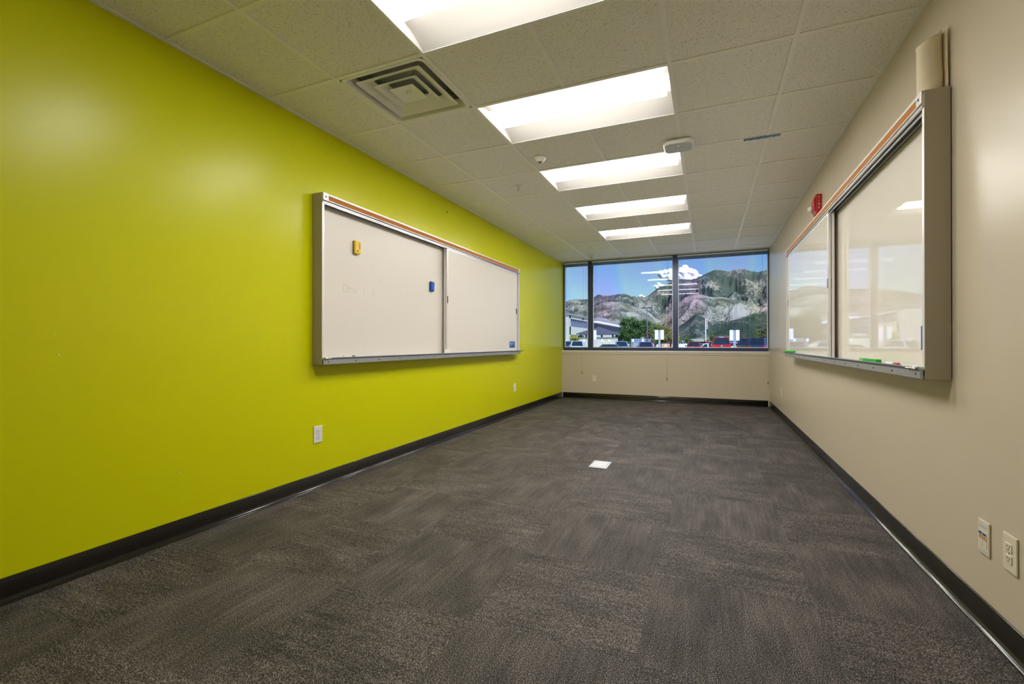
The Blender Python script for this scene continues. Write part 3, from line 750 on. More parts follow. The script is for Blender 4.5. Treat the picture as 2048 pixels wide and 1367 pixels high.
def mountain(name, prof, D0, D1, D2, m, amp, seed, label, rows=90, du=1.2, ua=760, ub=1900, sh=1.25, relief=1.0):
    """prof: (bearing, angular height over the horizon in px) silhouette"""
    us = []; u = ua
    while u <= ub: us.append(u); u += du
    v = []
    for u in us:
        d, c = azim(u)
        el = interp(prof, u) + 1.2*noise.noise(Vector((u*.15, seed, 0))) + .6*noise.noise(Vector((u*.6, seed, 4)))
        Hh = el/F*c*D1
        for j in range(rows+1):
            t = j/rows*1.35
            dist = D0 + (D1-D0)*t if t <= 1 else D1 + (D2-D1)*(t-1)/.35
            if t <= 1:
                z = Hh*(t**sh); env = math.sin(math.pi*min(t, 1)**.8)
            else:
                z = Hh*(1-((t-1)/.35)**1.5); env = 0
            p = d*dist
            q = Vector((p.x/420 + .35*noise.noise(Vector((p.x/900, p.y/900, 5))), p.y/1300 + z/1500, seed))
            rd = noise.ridged_multi_fractal(q, .9, 2.2, 7, 1.0, 2.0) - 1.3
            z += amp*env*rd*(.35+.65*t)
            z = min(z, Hh*dist/D1*.985) if t < .97 else z     # spurs stay below the crest
            v.append((p.x, p.y, max(z, -2) + EYE - 3))
    n = rows+1
    mb = MB(); mb.add(v, [(i*n+j, (i+1)*n+j, (i+1)*n+j+1, i*n+j+1) for i in range(len(us)-1) for j in range(rows)], True)
    o = mb.build(name, m)
    return tag(o, label, kind='structure')
H0 = 686.2
def Z8(x, y): return (1100 + x/4.452, H0 - (500 + y/4.452))
back = [(700, 40), (900, 52), (1060, 60)] + [Z8(*q) for q in ((60, 470), (130, 460), (180, 437), (230, 432), (300, 435), (345, 432), (395, 412), (430, 390), (470, 396), (500, 402), (560, 395), (620, 384), (670, 386), (720, 405), (770, 411), (820, 413), (848, 416), (880, 398), (900, 382), (960, 336), (1030, 300), (1100, 270), (1140, 260), (1200, 255), (1260, 260), (1310, 242), (1380, 210), (1440, 180), (1470, 171), (1530, 176), (1600, 183), (1650, 169), (1720, 163), (1780, 178), (1840, 190), (1900, 180), (1950, 165))] + [(1600, 140), (1700, 120), (1900, 90)]
front = [(700, 20), (1060, 25)] + [Z8(*q) for q in ((100, 600), (200, 560), (250, 535), (340, 520), (400, 498), (480, 457), (560, 455), (640, 460), (700, 475), (760, 500), (850, 530), (900, 562), (935, 600), (960, 610), (990, 600), (1040, 560), (1090, 515), (1140, 470), (1200, 420), (1280, 385), (1330, 385), (1400, 402), (1470, 416), (1560, 412), (1640, 440), (1750, 446), (1820, 470), (1860, 502), (1900, 475), (1950, 465))] + [(1600, 70), (1800, 60)]
low = [(700, 8), (1100, 14)] + [Z8(*q) for q in ((900, 760), (1000, 720), (1120, 690), (1200, 640), (1300, 560), (1380, 600), (1450, 660), (1550, 640), (1700, 600), (1800, 560), (1900, 540), (1960, 530))] + [(1650, 60), (1900, 40)]
mountain('mountain_ridge', back, 4200, 7800, 9500, rock_mat('forested_rock', (.062, .078, .068), (.34, .285, .24), .032, .54), 330, 3.1, 'tall dark mountain range on the skyline behind the pale foothills')
mountain('rocky_foothill', front, 2400, 4300, 4900, rock_mat('pale_rock_and_scrub', (.075, .08, .055), (.36, .31, .245), .075, .49), 170, 7.7, 'pale rocky foothills in front of the dark mountain range')
mountain('scrub_slope', low, 1500, 2600, 2900, rock_mat('green_scrub', (.05, .07, .045), (.30, .26, .21), .05, .60), 60, 12.3, 'green scrub slope at the foot of the mountains', rows=50)

# ---- clouds (heaps of puffs, far behind the ridge)
CLD = mat('white_cumulus', (.80, .80, .82), 1.0, spec=0, var=.02, scale=.001)
def cloud(puffs, D, label):
    bm = bmesh.new()
    rg = random.Random(len(puffs)); big_ = list(puffs)
    for u, hpx, rpx in big_:
        for _ in range(9):
            a_ = rg.uniform(-.5, math.pi+.5); q_ = rg.uniform(.7, 1.0)
            puffs = puffs + [(u+math.cos(a_)*rpx*q_, hpx+math.sin(a_)*rpx*q_*.8, rpx*rg.uniform(.18, .36))]
    for u, hpx, rpx in puffs:
        d, c = azim(u); s_ = D/F*c
        bmesh.ops.create_icosphere(bm, subdivisions=3, radius=rpx*s_, matrix=Matrix.Translation(d*D + Vector((0, 0, hpx*s_ + EYE))))
    me = bpy.data.meshes.new('cloud')
    for v_ in bm.verts:
        n_ = noise.fractal(v_.co/150, .8, 2.1, 5); v_.co += v_.normal*n_*32
    ctr = sum((v_.co for v_ in bm.verts), Vector())/len(bm.verts)
    for v_ in bm.verts: v_.co -= ctr
    bm.to_mesh(me); bm.free(); me.materials.append(CLD)
    for p in me.polygons: p.use_smooth = True
    o = bpy.data.objects.new('cloud', me); C.objects.link(o); o.location = ctr
    return tag(o, label, 'cloud', 'white clouds over the ridge')
def P8(x, y, r): return (1100+x/4.452, H0-(500+y/4.452), r/4.452)
random.seed(3)
cloud([P8(*q) for q in ((1150, 240, 42), (1190, 200, 48), (1205, 165, 32), (1240, 200, 40), (1270, 210, 36), (1300, 230, 30), (1335, 238, 20), (1120, 260, 40), (1220, 250, 50), (1290, 262, 40), (985, 215, 26), (1030, 200, 30), (1070, 195, 34), (1100, 215, 34), (1010, 240, 28), (1060, 245, 40))], 12500, 'large white cumulus cloud rising behind the mountain peak, crossed by a window mullion')
cloud([P8(*q) for q in ((945, 322, 16), (970, 315, 22), (1000, 325, 24), (960, 340, 22))], 12500, 'small low white cloud touching the ridge in the middle window')
cloud([P8(*q) for q in ((800, 410, 12), (815, 405, 14), (832, 414, 12))], 12500, 'tiny white cloud in the saddle of the ridge')

# ---- office building on the left
CREAM = mat('cream_concrete_panel', (.50, .455, .37), .8, var=.05, scale=.2)
WINB = mat('blue_black_glazing', (.02, .03, .07), .12, var=.3, scale=.6)
WHT = mat('white_fascia', (.82, .82, .80), .6)
def office():
    X = -24.3; y0, y1 = 84.2, 215.0; zt_ = EYE+5.67
    e = empty('office_building', (X-17, 150, GZ))
    m = MB(); m.box(X-34, X-.9, y0+1.2, y1, GZ, zt_-.3); m.box(X-.9, X, y0+1.2, y1, EYE+4.75, zt_-.3); m.box(X-.9, X, y0+1.2, y1, EYE+1.65, EYE+3.25); m.box(X-.9, X, y0+1.2, y0+2.0, GZ, zt_-.3)
    m.box(X-34, X, y0, y0+1.2, GZ, zt_-.3)
    m.box(X-.9, X, y0+13, y1, GZ, EYE+1.65)
    m.build('wall', CREAM, e)
    MB().box(X-34.2, X+.25, y0-.25, y1+.2, zt_-.3, zt_+.02).build('roof_edge', mat('grey_roof_edge', (.22, .22, .23), .6), e)
    MB().box(X+.02, X+1.3, 104.5, y1, EYE+4.72, EYE+5.1).build('canopy_fascia', WHT, e)
    w = MB().box(X-.6, X-.5, y0+2.0, y1, EYE+3.25, EYE+4.75).build('window_band', WINB, e)
    f = MB()
    y = y0+2.0
    while y < y1: f.box(X-.5, X-.02, y, y+.14, EYE+3.25, EYE+4.75); y += 1.5
    f.build('mullions', mat('blue_grey_mullion', (.15, .17, .24), .5), w)
    MB().box(X-.6, X-.5, y0+2.0, y0+13, GZ, EYE+1.65).build('entrance_glazing', WINB, e)
    pl = MB()
    for yy in (88.5, 91.2, 94.4): pl.box(X-.45, X-.05, yy, yy+.4, GZ, EYE+1.65)
    pl.build('entrance_columns', CREAM, e)
    MB().box(X-3.4, X-.8, 121, 126, zt_, zt_+1.0).build('rooftop_unit', mat('tan_sheet_metal', (.35, .33, .31), .6), e)
    MB().box(X+.03, X+.35, 95.0, 95.4, EYE+4.95, EYE+5.25).build('wall_lamp', BLACK, e)
    return tag(e, 'two-storey cream office building with dark ribbon windows at left', 'building')
office()

# ---- low pavilion
def pavilion():
    p = ground_at(1198, 75); e = empty('picnic_pavilion', p, R(4))
    w, d, hw = 2.75, 2.6, 2.30
    m = MB(); m.box(-w, w, -d, -d+.15, 0, hw); m.box(-w, -w+.15, -d+.15, d, 0, hw); m.box(w-.15, w, -d+.15, d, 0, hw)
    m.build('low_wall', CREAM, e, local=True)
    ez, pz, ew = 2.88, 4.0, 3.15
    r_ = MB(); b_ = [(-ew, -ew, ez), (ew, -ew, ez), (ew, ew, ez), (-ew, ew, ez)]; t_ = [(-.12, 0, pz), (.12, 0, pz)]
    r_.add(b_+t_, [(0, 1, 5, 4), (1, 2, 5), (2, 3, 4, 5), (3, 0, 4)]); r_.add([(x, y, z-.16) for x, y, z in b_]+b_, [(0, 1, 2, 3), (0, 1, 5, 4), (1, 2, 6, 5), (2, 3, 7, 6), (3, 0, 4, 7)])
    r_.build('hip_roof', mat('grey_metal_roof', (.10, .10, .12), .45, .2), e, local=True)
    for x in (-2.5, -.9, .8, 2.5):
        MB().box(x-.13, x+.13, -d+.02, -d+.2, hw, ez-.1).build('post', BLACK, e, local=True)
    for x in (-2.5, 2.5): MB().box(x-.13, x+.13, d-.3, d-.1, 0, ez-.1).build('post', BLACK, e, local=True)
    return tag(e, 'small pavilion with a dark hip roof over cream walls', 'pavilion')
pavilion()
# ---- slatted fence
fa, fb = ground_at(1262, 84), ground_at(1302, 84); dv = fb-fa; ln = dv.length
e = empty('slatted_fence', fa, math.atan2(dv.y, dv.x))
m = MB()
for i in range(26): m.box(ln*i/26, ln*i/26+ln/26*.72, -.03, .03, .05, 2.2)
m.build('pickets', mat('blue_grey_fence', (.17, .22, .30), .6), e, local=True)
MB().box(0, ln, .03, .09, .4, .5).box(0, ln, .03, .09, 1.8, 1.9).build('rails', mat('dark_rail', (.08, .10, .14), .6), e, local=True)
tag(e, 'blue-grey slatted fence under the big green tree', 'fence')
MB_ = MB()
lb_ = ground_at(1395, 210)
o = MB().box(lb_.x-3.4, lb_.x+2.8, lb_.y, lb_.y+6, GZ, EYE+2.0).build('low_shed', mat('pale_shed_wall', (.30, .31, .26), .7))
tag(o, 'low pale shed far across the lot beside the flagpole', 'shed')
MB().box(lb_.x-3.7, lb_.x+3.1, lb_.y-.3, lb_.y+6.3, EYE+2.0, EYE+2.4).build('roof', WHT, o) if 0 else None

# ---- trees
def leaf_mat(name, a, b_):
    m, nt, b = nodes_of(name)
    g_ = N(nt, 'ShaderNodeObjectInfo'); tc = N(nt, 'ShaderNodeTexCoord')
    n = N(nt, 'ShaderNodeTexNoise'); n.inputs['Scale'].default_value = .9; n.inputs['Detail'].default_value = 4; L(nt, tc, 'Object', n, 'Vector')
    rp = N(nt, 'ShaderNodeValToRGB'); rp.color_ramp.elements[0].position = .35; rp.color_ramp.elements[1].position = .65
    rp.color_ramp.elements[0].color = (*a, 1); rp.color_ramp.elements[1].color = (*b_, 1)
    L(nt, n, 'Fac', rp, 'Fac'); L(nt, rp, 'Color', b, 'Base Color'); b.inputs['Roughness'].default_value = .7; b.inputs['Specular IOR Level'].default_value = .2
    return m
DG = leaf_mat('dark_green_leaves', (.03, .075, .018), (.07, .13, .03)); OG = leaf_mat('olive_leaves', (.09, .11, .03), (.19, .19, .055)); MG = leaf_mat('green_leaves', (.04, .075, .022), (.11, .14, .04))
BARK = mat('grey_bark', (.10, .08, .06), .9)
def tree(p, blobs, m, n, ls, label, rnd, trunk=.25, name='tree'):
    """blobs: (dx, dy, z centre, rx, rz)"""
    rg = random.Random(rnd); e = empty(name, p)
    top = max(b[2] for b in blobs)
    tr = MB(); tr.tube([(0, 0, -.05), (.05, 0, top*.35), (0, .05, top*.75)], [trunk, trunk*.8, trunk*.35], 10)
    for b in blobs: tr.tube([(0, 0, top*.25), (b[0]*.5, b[1]*.5, b[2]*.7), (b[0], b[1], b[2])], [trunk*.45, trunk*.25, trunk*.08], 6)
    tr.build('trunk', BARK, e, local=True)
    f = MB()
    tot = sum(b[3]**2 for b in blobs)
    for b in blobs:
        cnt = int(n*b[3]**2/tot)
        subs = []
        for _ in range(22):
            d = Vector((rg.gauss(0, 1), rg.gauss(0, 1), rg.gauss(0, 1))).normalized()*rg.uniform(.35, .95)
            subs.append(Vector((b[0]+d.x*b[3], b[1]+d.y*b[3], b[2]+d.z*b[4])))
        for _ in range(cnt):
            s_ = rg.choice(subs); d = Vector((rg.gauss(0, 1), rg.gauss(0, 1), rg.gauss(0, .8)))*b[3]*.16
            c_ = s_+d; a = Vector((rg.gauss(0, 1), rg.gauss(0, 1), rg.gauss(0, .6))).normalized(); q = a.orthogonal().normalized(); w_ = ls*rg.uniform(.6, 1.3)
            f.add([c_-a*w_, c_-q*w_*.55, c_+a*w_, c_+q*w_*.55], [(0, 1, 2, 3)])
    f.build('foliage', m, e, local=True)
    return tag(e, label, 'tree')
tree(ground_at(1261, 88), [(-1.6, 0, 3.0, 1.7, 1.4), (-.2, .3, 5.0, 2.0, 1.5), (1.2, 0, 3.9, 2.0, 1.7), (-.3, -.4, 3.3, 1.9, 1.6), (.3, 0, 2.4, 1.8, 1.1), (2.4, 0, 4.6, 1.6, 1.4), (-2.4, 0, 2.3, 1.0, .8)], DG, 11000, .14, 'large dark green tree beside the pavilion', 1)
tree(ground_at(1310, 92), [(-1.3, 0, 4.4, 1.8, 1.7), (.3, 0, 3.6, 1.8, 1.6), (2.2, 0, 3.2, 1.9, 1.7), (-1.2, -.3, 2.6, 1.5, 1.1), (3.4, 0, 2.4, 1.5, 1.2), (1, 0, 2.2, 1.8, .9)], OG, 10000, .14, 'olive green tree left of the middle window mullion', 2)
tree(ground_at(1341, 100), [(-.6, 0, 3.1, 1.5, 1.5), (.8, 0, 2.5, 1.4, 1.2)], OG, 4000, .14, 'smaller olive tree next to the middle window mullion', 3)
tree(ground_at(1357.5, 140), [(-.5, 0, 3.0, 1.5, 1.6), (.7, 0, 2.4, 1.2, 1.1)], MG, 3000, .16, 'small green tree at the left edge of the right window', 4)
tree(ground_at(1380, 160), [(-.8, 0, 2.2, 1.1, 1.0), (.5, 0, 1.9, 1.0, .8)], MG, 2400, .15, 'low green bush behind the white pickup', 5)
tree(ground_at(1425.5, 150), [(0, 0, 2.9, 1.1, 1.8)], MG, 2400, .14, 'slim upright green tree behind the big red vehicle', 6)
tree(ground_at(1540, 66), [(.4, 0, 3.3, 1.5, 1.6), (-.5, -.3, 2.4, 1.4, 1.1), (1.0, 0, 4.6, 1.0, 1.3), (-1.2, 0, 1.9, .9, .8), (.8, 0, 2.0, 1.6, 1.1)], MG, 8000, .11, 'dark leafy tree at the right edge of the right window', 8)
tree(ground_at(1147, 80), [(0, 0, 2.1, .8, .7), (.7, 0, 1.8, .8, .6)], leaf_mat('yellow_green_leaves', (.20, .20, .04), (.32, .30, .06)), 1500, .12, 'small yellow-green shrub by the office entrance', 9, .1, 'shrub')

# ---- cars
GLS = mat('dark_car_glass', (.012, .02, .035), .06, spec=.8, var=.2, scale=2)
TIRE = mat('tyre_rubber', (.02, .02, .02), .8); HUB = mat('alloy_wheel', (.45, .45, .46), .3, .8)
TAIL = mat('red_tail_lamp', (.55, .01, .01), .2); PLATE = mat('number_plate', (.7, .7, .7), .4)
HEAD = mat('clear_head_lamp', (.7, .72, .74), .1)
def paint(name, c): return mat(name, c, .22, .15, .6, .02, 1, coat=.8)
def panel(mb, q, inset, off):
    q = [Vector(p) for p in q]; c = sum(q, Vector())/4; nrm = (q[1]-q[0]).cross(q[3]-q[0]).normalized()
    if nrm.dot(c - Vector((0, 0, 1))) < 0: nrm = -nrm
    r_ = [p + (c-p).normalized()*inset for p in q]
    a = [p - nrm*.01 for p in r_]; b = [p + nrm*off for p in r_]
    mb.add(a+b, [(0, 1, 2, 3), (4, 5, 6, 7), (0, 1, 5, 4), (1, 2, 6, 5), (2, 3, 7, 6), (3, 0, 4, 7)])
def car(kind, name, p, rz, Lc, Wc, Hc_, m, label, group='parked cars in the lot', cat='car'):
    e = empty(name, p, rz); w = Wc/2; zb = Hc_*(.60 if kind != 'pickup' else .58); gc = .26
    hood = Hc_*(.58 if kind != 'sedan' else .60)
    if kind == 'suv': cab = (-.485, .22, -.44, .06); trunk = zb
    elif kind == 'sedan': cab = (-.36, .20, -.20, .04); trunk = zb
    else: cab = (-.06, .24, -.03, .12); trunk = zb
    st = [(-.50, gc+.12, zb*.86, .93), (-.485, gc, zb*.98, .98), (-.30, gc, zb, 1.0), (.0, gc, zb, 1.0), (.22, gc, zb, 1.0), (.30, gc, hood*.97, .99), (.44, gc, hood*.88, .95), (.49, gc+.05, hood*.72, .88), (.50, gc+.12, hood*.60, .84)]
    if kind == 'pickup': st = [(-.06, gc, zb, 1.0)] + st[3:]
    v = []
    for y, z0, z1, f in st:
        ww = w*f; zm = z0+(z1-z0)*.62
        v += [(-ww*.96, y*Lc, z0), (-ww, y*Lc, z0+.15), (-ww, y*Lc, zm), (-ww*.93, y*Lc, z1), (ww*.93, y*Lc, z1), (ww, y*Lc, zm), (ww, y*Lc, z0+.15), (ww*.96, y*Lc, z0)]
    b = MB(); k = 8
    b.add(v, [(i*k+j, i*k+(j+1) % k, (i+1)*k+(j+1) % k, (i+1)*k+j) for i in range(len(st)-1) for j in range(k)]); b.add(v[:k], [tuple(range(k))]); b.add(v[-k:], [tuple(range(k))])
    y0, y1, y2, y3 = [q*Lc for q in cab]; wr = w*.76; wb = w*.92; zr = Hc_
    cb = [(-wb, y0, zb-.03), (wb, y0, zb-.03), (wb, y1, zb-.03), (-wb, y1, zb-.03), (-wr, y2, zr), (wr, y2, zr), (wr, y3, zr), (-wr, y3, zr)]
    b.add(cb, [(0, 3, 2, 1), (4, 5, 6, 7), (0, 1, 5, 4), (1, 2, 6, 5), (2, 3, 7, 6), (3, 0, 4, 7)])
    if kind == 'pickup':
        yb0, yb1 = -.5*Lc, -.065*Lc
        b.box(-w, w, yb0+.03, yb1, gc, gc+.35); b.box(-w, -w+.08, yb0+.04, yb1, gc+.35, zb); b.box(w-.08, w, yb0+.04, yb1, gc+.35, zb)
    b.build('body', m, e, bevel=.035, local=True, segs=3)
    if kind == 'pickup':
        MB().box(-w+.09, w-.09, -.5*Lc, -.5*Lc+.07, gc+.30, zb-.01).build('tailgate', m, e, bevel=.015, local=True)
    g_ = MB(); panel(g_, [cb[0], cb[1], cb[5], cb[4]], .14, .012); g_.build('rear_window', GLS, e, local=True)
    g_ = MB(); panel(g_, [cb[2], cb[3], cb[7], cb[6]], .14, .012); g_.build('windshield', GLS, e, local=True)
    for s_ in (1, -1):
        A, B, Cc, D = (s_*wb, y0, zb-.03), (s_*wb, y1, zb-.03), (s_*wr, y3, zr), (s_*wr, y2, zr)
        A, B, Cc, D = map(Vector, (A, B, Cc, D)); M_ = (A+B)/2; Nn = (Cc+D)/2
        for q in (([A, M_, Nn, D]), ([M_, B, Cc, Nn])):
            g_ = MB(); panel(g_, q, .09, .012); g_.build('side_window', GLS, e, local=True)
        t_ = MB().box(min(s_*w*.66, s_*w*.93), max(s_*w*.66, s_*w*.93), -.505*Lc, -.47*Lc, zb*.70, zb*.93); t_.build('tail_light', TAIL, e, bevel=.01, local=True)
        t_ = MB().box(min(s_*w*.55, s_*w*.84), max(s_*w*.55, s_*w*.84), .46*Lc, .495*Lc, hood*.60, hood*.74); t_.build('headlight', HEAD, e, bevel=.01, local=True)
        for yy in (-.30, .31):
            wh = MB().lathe([(.20, -.11), (.33, -.11), (.345, -.09), (.345, .09), (.33, .11), (.20, .11)], (s_*(w-.10), yy*Lc, .345), 24, 'x').build('wheel', TIRE, e, local=True)
            MB().lathe([(.0001, s_*.115), (.10, s_*.118), (.20, s_*.105)], (s_*(w-.10), yy*Lc, .345), 16, 'x').build('hub_cap', HUB, wh, local=True)
        mi = MB().box(min(s_*w*.95, s_*(w+.16)), max(s_*w*.95, s_*(w+.16)), y1-.45, y1-.28, zb-.02, zb+.14); mi.build('side_mirror', m, e, bevel=.03, local=True)
    MB().box(-.16, .16, -.503*Lc-.004, -.50*Lc, gc+.28, gc+.40).build('number_plate', PLATE, e, local=True)
    return tag(e, label, cat, group)
def place(u, d): return ground_at(u, d)
c1 = car('suv', 'car', place(1155, 58), R(14), 4.6, 1.80, 1.64, paint('silver_blue_paint', (.42, .50, .58)), 'silver-blue crossover under the left window, seen past the sill')
car('suv', 'car', place(1134, 64), R(18), 4.6, 1.80, 1.62, paint('dark_teal_paint', (.03, .07, .09)), 'dark teal car at the far left behind the silver-blue crossover')
car('suv', 'car', place(1243, 58), R(10), 4.5, 1.75, 1.58, paint('steel_blue_paint', (.12, .20, .36)), 'steel blue car in front of the pavilion end')
car('sedan', 'car', place(1213, 46), R(84), 4.7, 1.80, 1.24, paint('navy_paint', (.02, .035, .10)), 'low navy car below the pavilion, only its roof showing')
car('suv', 'car', place(1292, 52), R(6), 4.4, 1.78, 1.50, paint('plum_paint', (.16, .08, .13)), 'plum hatchback left of the twin white signs')
car('pickup', 'pickup_truck', place(1362, 130), R(-78), 5.5, 1.9, 2.05, paint('white_paint', (.75, .75, .75)), 'white pickup far off at the left of the right window', 'parked cars in the lot', 'pickup truck')
car('suv', 'car', place(1387, 60), R(2), 4.5, 1.80, 1.58, paint('faded_red_paint', (.33, .03, .03)), 'faded red car with a wide dark rear window, below the flagpole')
car('suv', 'car', place(1408, 78), R(30), 4.3, 1.70, 1.62, paint('scarlet_paint', (.75, .03, .02)), 'small scarlet car between the flagpole and the white hood')
car('sedan', 'car', place(1415, 66), R(-60), 4.2, 1.70, 1.30, paint('bright_white_paint', (.80, .82, .82)), 'low white car tucked left of the big red vehicle')
big = car('suv', 'car', place(1441, 55), R(1), 5.2, 2.12, 2.02, paint('crimson_paint', (.34, .004, .022)), 'tall crimson vehicle with a wide dark rear window and silver badge')
wv = 2.12/2
MB().lathe([(.0001, -2.66), (.10, -2.655), (.13, -2.62)], (0, 0, 1.05), 12, 'y').build('badge', CHROME, big, local=True)
MB().box(-.25, .25, -2.30, -2.18, 2.02, 2.06).build('brake_light', WPL, big, local=True)
car('sedan', 'car', place(1464, 72), R(2), 4.5, 1.75, 1.48, paint('pearl_white_paint', (.80, .80, .80)), 'white car half hidden by the right-hand twin signs')
pk = car('pickup', 'pickup_truck', place(1490.5, 54), R(-2), 5.6, 1.90, 1.92, paint('grey_green_paint', (.03, .045, .035)), 'dark grey-green pickup right of the twin signs', 'parked cars in the lot', 'pickup truck')
MB().box(-.22, .22, -.42, -.34, 1.925, 1.975).build('brake_light', TAIL, pk, local=True)
car('suv', 'car', place(1536, 50), R(-32), 4.9, 1.90, 1.92, paint('midnight_blue_paint', (.03, .05, .15)), 'midnight blue car at the right edge of the right window')

# ---- signs, poles, flag
SGN = mat('white_sign_back', (.80, .83, .88), .5); GALV = mat('galvanised_post', (.36, .38, .42), .45, .4)
def twin_sign(u, d, label, w=.24, gap=.085, hh=.72, zt_=None):
    p = ground_at(u, d); zt_ = (EYE + 26.5*d/F) - GZ
    e = empty('parking_sign', p, 0)
    MB().box(-.075, .075, -.04, .04, 0, zt_-.01).build('post', GALV, e, local=True, bevel=.01)
    for s_ in (-1, 1):
        a, b = s_*gap, s_*(gap+w); MB().box(min(a, b), max(a, b), -.055, -.042, zt_-hh, zt_).build('sign_panel', SGN, e, local=True, bevel=.004)
        MB().box(min(s_*.06, s_*.2), max(s_*.06, s_*.2), -.041, -.03, zt_-hh*.5-.03, zt_-hh*.5+.03).build('bracket', GALV, e, local=True)
    return tag(e, label, 'sign', 'twin white parking signs')
twin_sign(1318.8, 35, 'twin white signs on a post before the olive trees')
twin_sign(1469, 29, 'twin white signs on a post right of the crimson vehicle', .205, .075, .66)
twin_sign(1184.5, 35, 'twin white signs beside the left mullion, before the pavilion', .24, .085)
def small_sign(u, d, z, label):
    p = ground_at(u, d); e = empty('stall_sign', p)
    MB().box(-.03, .03, -.03, .03, 0, z).build('post', GALV, e, local=True); MB().box(-.15, .15, -.045, -.031, z-.38, z).build('sign_panel', SGN, e, local=True)
    return tag(e, label, 'sign', 'small white stall signs')
for u, lb_s in ((1130.5, 'by the office corner'), (1168.5, 'left of the dark mullion'), (1205, 'before the left of the pavilion wall'), (1219, 'before the right of the pavilion wall'), (1266, 'before the fence, left'), (1286, 'before the fence, right')):
    small_sign(u, 70 if u < 1135 else 68.5, 1.95, 'small white stall sign ' + lb_s)
def lamp_post(u, d, top_px, head, label):
    p = ground_at(u, d); zt_ = EYE - GZ + top_px*d/F
    e = empty('parking_lot_lamp', p)
    MB().tube([(0, 0, 0), (0, 0, zt_)], [.11, .07], 10).build('pole', mat('grey_pole', (.10, .11, .13), .5), e, local=True)
    if head: MB().box(-.75, -.08, -.2, .2, zt_-.02, zt_+.12).box(.08, .75, -.2, .2, zt_-.02, zt_+.12).build('lamp_head', BLACK, e, local=True, bevel=.02)
    else: MB().tube([(0, 0, zt_), (.6, 0, zt_+.15), (1.5, 0, zt_+.2)], .05, 8).build('lamp_arm', GALV, e, local=True)
    return tag(e, label, 'lamp post', 'parking lot lamp posts')
lamp_post(1294.2, 80, 70.5, True, 'tall lamp post rising from the dark green tree')
lamp_post(1322.6, 105, 54, False, 'thinner lamp post with a curved arm over the olive trees')
p = ground_at(1411.4, 120); zt_ = EYE - GZ + 48.5*120/F
e = empty('flagpole', p); MB().tube([(0, 0, 0), (0, 0, zt_)], [.13, .09], 12).build('pole', WHT, e, local=True)
MB().lathe([(.0001, zt_), (.12, zt_+.05), (.12, zt_+.15), (.0001, zt_+.22)], (0, 0, 0), 12).build('finial', WHT, e, local=True)
tag(e, 'white flagpole standing beyond the parked cars', 'flagpole')
def flag_mat():
    m, nt, b = nodes_of('striped_flag_cloth'); tc = N(nt, 'ShaderNodeTexCoord'); sp = N(nt, 'ShaderNodeSeparateXYZ'); L(nt, tc, 'Object', sp, 0)
    w_ = N(nt, 'ShaderNodeMath', operation='MULTIPLY'); L(nt, sp, 0, w_, 0); w_.inputs[1].default_value = 5.2
    fr = N(nt, 'ShaderNodeMath', operation='FRACT'); L(nt, w_, 0, fr, 0); gt = N(nt, 'ShaderNodeMath', operation='GREATER_THAN'); L(nt, fr, 0, gt, 0); gt.inputs[1].default_value = .5
    r = mixcol(nt, gt, 0, (.80, .78, .76), (.60, .04, .03))
    lt = N(nt, 'ShaderNodeMath', operation='LESS_THAN'); L(nt, sp, 2, lt, 0); lt.inputs[1].default_value = .75
    r2 = mixcol(nt, lt, 0, r.outputs[2], (.015, .02, .12)); nt.links.new(r2.outputs[2], b.inputs['Base Color']); b.inputs['Roughness'].default_value = .8
    return m
f = MB(); v = []; nn = 16
for i in range(nn+1):
    for j in range(25):
        s_ = j/24; t = i/nn; z = zt_-.05 - 2.9*s_
        v.append((p.x + .20 + (.42*(1-s_*.55))*t + .04*math.sin(j*.8), p.y + .13*math.sin(t*9+j*.35), GZ + z - .4*t*s_))
f.add(v, [(i*25+j, i*25+j+1, (i+1)*25+j+1, (i+1)*25+j) for i in range(nn) for j in range(24)], True)
o = f.build('flag', flag_mat()); sm = o.modifiers.new('t', 'SOLIDIFY'); sm.thickness = .01
tag(o, 'limp red and white striped flag hanging from the white flagpole', 'flag')
for u, lb_s in ((1327.5, 'left of the pair under the olive trees'), (1337.5, 'right of the pair under the olive trees')):
    q = ground_at(u, 118); e = empty('traffic_barrel', q)
    MB().lathe([(.36, 0), (.36, .10), (.29, .11), (.25, 1.0), (.20, 1.05), (.0001, 1.06)], (0, 0, 0), 16).build('drum', mat('orange_drum', (.75, .16, .02), .5), e, local=True)
    MB().lathe([(.292, .30), (.272, .48)], (0, 0, 0), 16).build('white_band', WPL, e, local=True)
    tag(e, 'orange traffic barrel, ' + lb_s, 'traffic barrel', 'orange traffic barrels')
q = ground_at(1418.2, 84); e = empty('bollard', q)
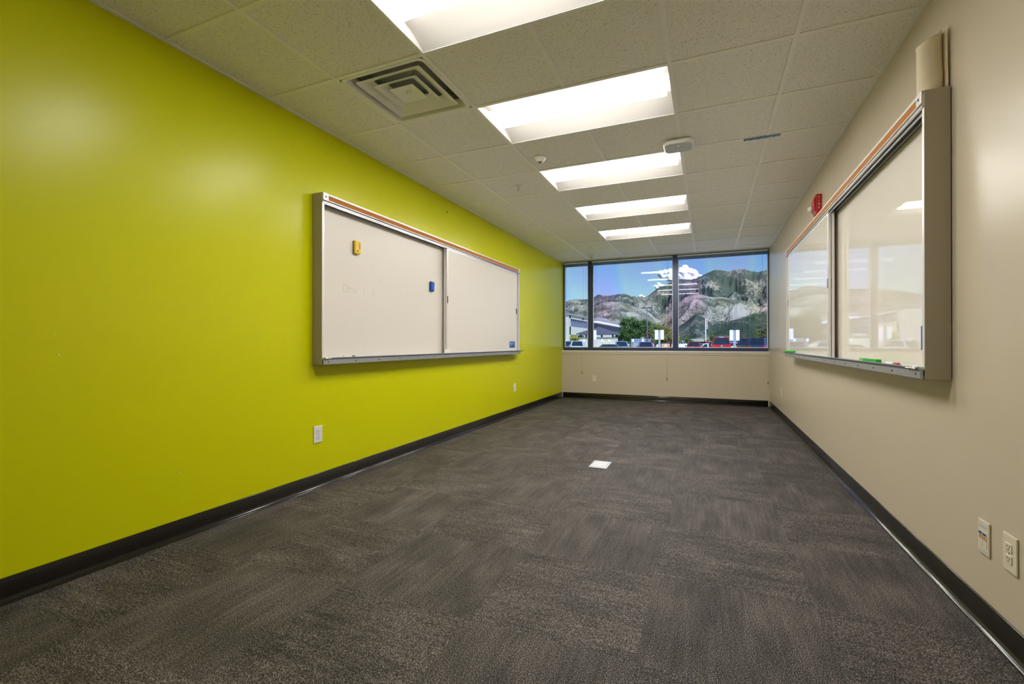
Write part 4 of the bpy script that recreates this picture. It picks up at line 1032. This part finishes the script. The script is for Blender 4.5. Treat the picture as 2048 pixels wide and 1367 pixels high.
MB().lathe([(.20, 0), (.20, 1.35), (.0001, 1.36)], (0, 0, 0), 16).build('post', mat('dark_post', (.02, .05, .04), .5), e, local=True)
MB().lathe([(.27, 1.36), (.27, 1.48), (.22, 1.62), (.10, 1.70), (.0001, 1.71)], (0, 0, 0), 16).build('cap', YEL, e, local=True)
tag(e, 'dark bollard with a rounded yellow cap beside the crimson vehicle', 'bollard')

# ------------------------------------------------------------------ light
w = bpy.data.worlds.new('sky'); bpy.context.scene.world = w; w.use_nodes = True; nt = w.node_tree; nt.nodes.clear()
sky = N(nt, 'ShaderNodeTexSky'); sky.sky_type = 'NISHITA'; sky.sun_disc = False
SUNV = Vector((.95, -1.0, 0)).normalized(); EL = R(46)
sky.sun_elevation = EL; sky.sun_rotation = math.atan2(SUNV.x, SUNV.y); sky.altitude = 1300; sky.air_density = 1.1; sky.dust_density = .35; sky.ozone_density = 2.0
bg = N(nt, 'ShaderNodeBackground'); bg.inputs['Strength'].default_value = .092
out = N(nt, 'ShaderNodeOutputWorld'); L(nt, sky, 0, bg, 0); L(nt, bg, 0, out, 0)
sd = bpy.data.lights.new('sun', 'SUN'); sd.energy = 6.6; sd.angle = R(.53); sd.color = (1, .96, .90)
so = bpy.data.objects.new('sun', sd); C.objects.link(so)
dirv = Vector((SUNV.x*math.cos(EL), SUNV.y*math.cos(EL), math.sin(EL)))
so.rotation_euler = dirv.to_track_quat('Z', 'Y').to_euler(); so.location = (0, 4, 12)

# ------------------------------------------------------------------ camera
cd = bpy.data.cameras.new('camera'); cd.sensor_width = 36; cd.lens = 36*F/2048; cd.clip_start = .05; cd.clip_end = 40000
co = bpy.data.objects.new('camera', cd); C.objects.link(co); co.location = (0, 0, EYE)
co.rotation_euler = (math.pi/2 + PITCH, 0, YAW)
sc = bpy.context.scene; sc.camera = co
sc.view_settings.view_transform = 'Standard'; sc.view_settings.look = 'None'; sc.view_settings.gamma = 1; sc.view_settings.exposure = .47
sc.view_settings.use_curve_mapping = False
sc.cycles.max_bounces = 12; sc.cycles.diffuse_bounces = 8; sc.cycles.transparent_max_bounces = 12; sc.cycles.glossy_bounces = 5
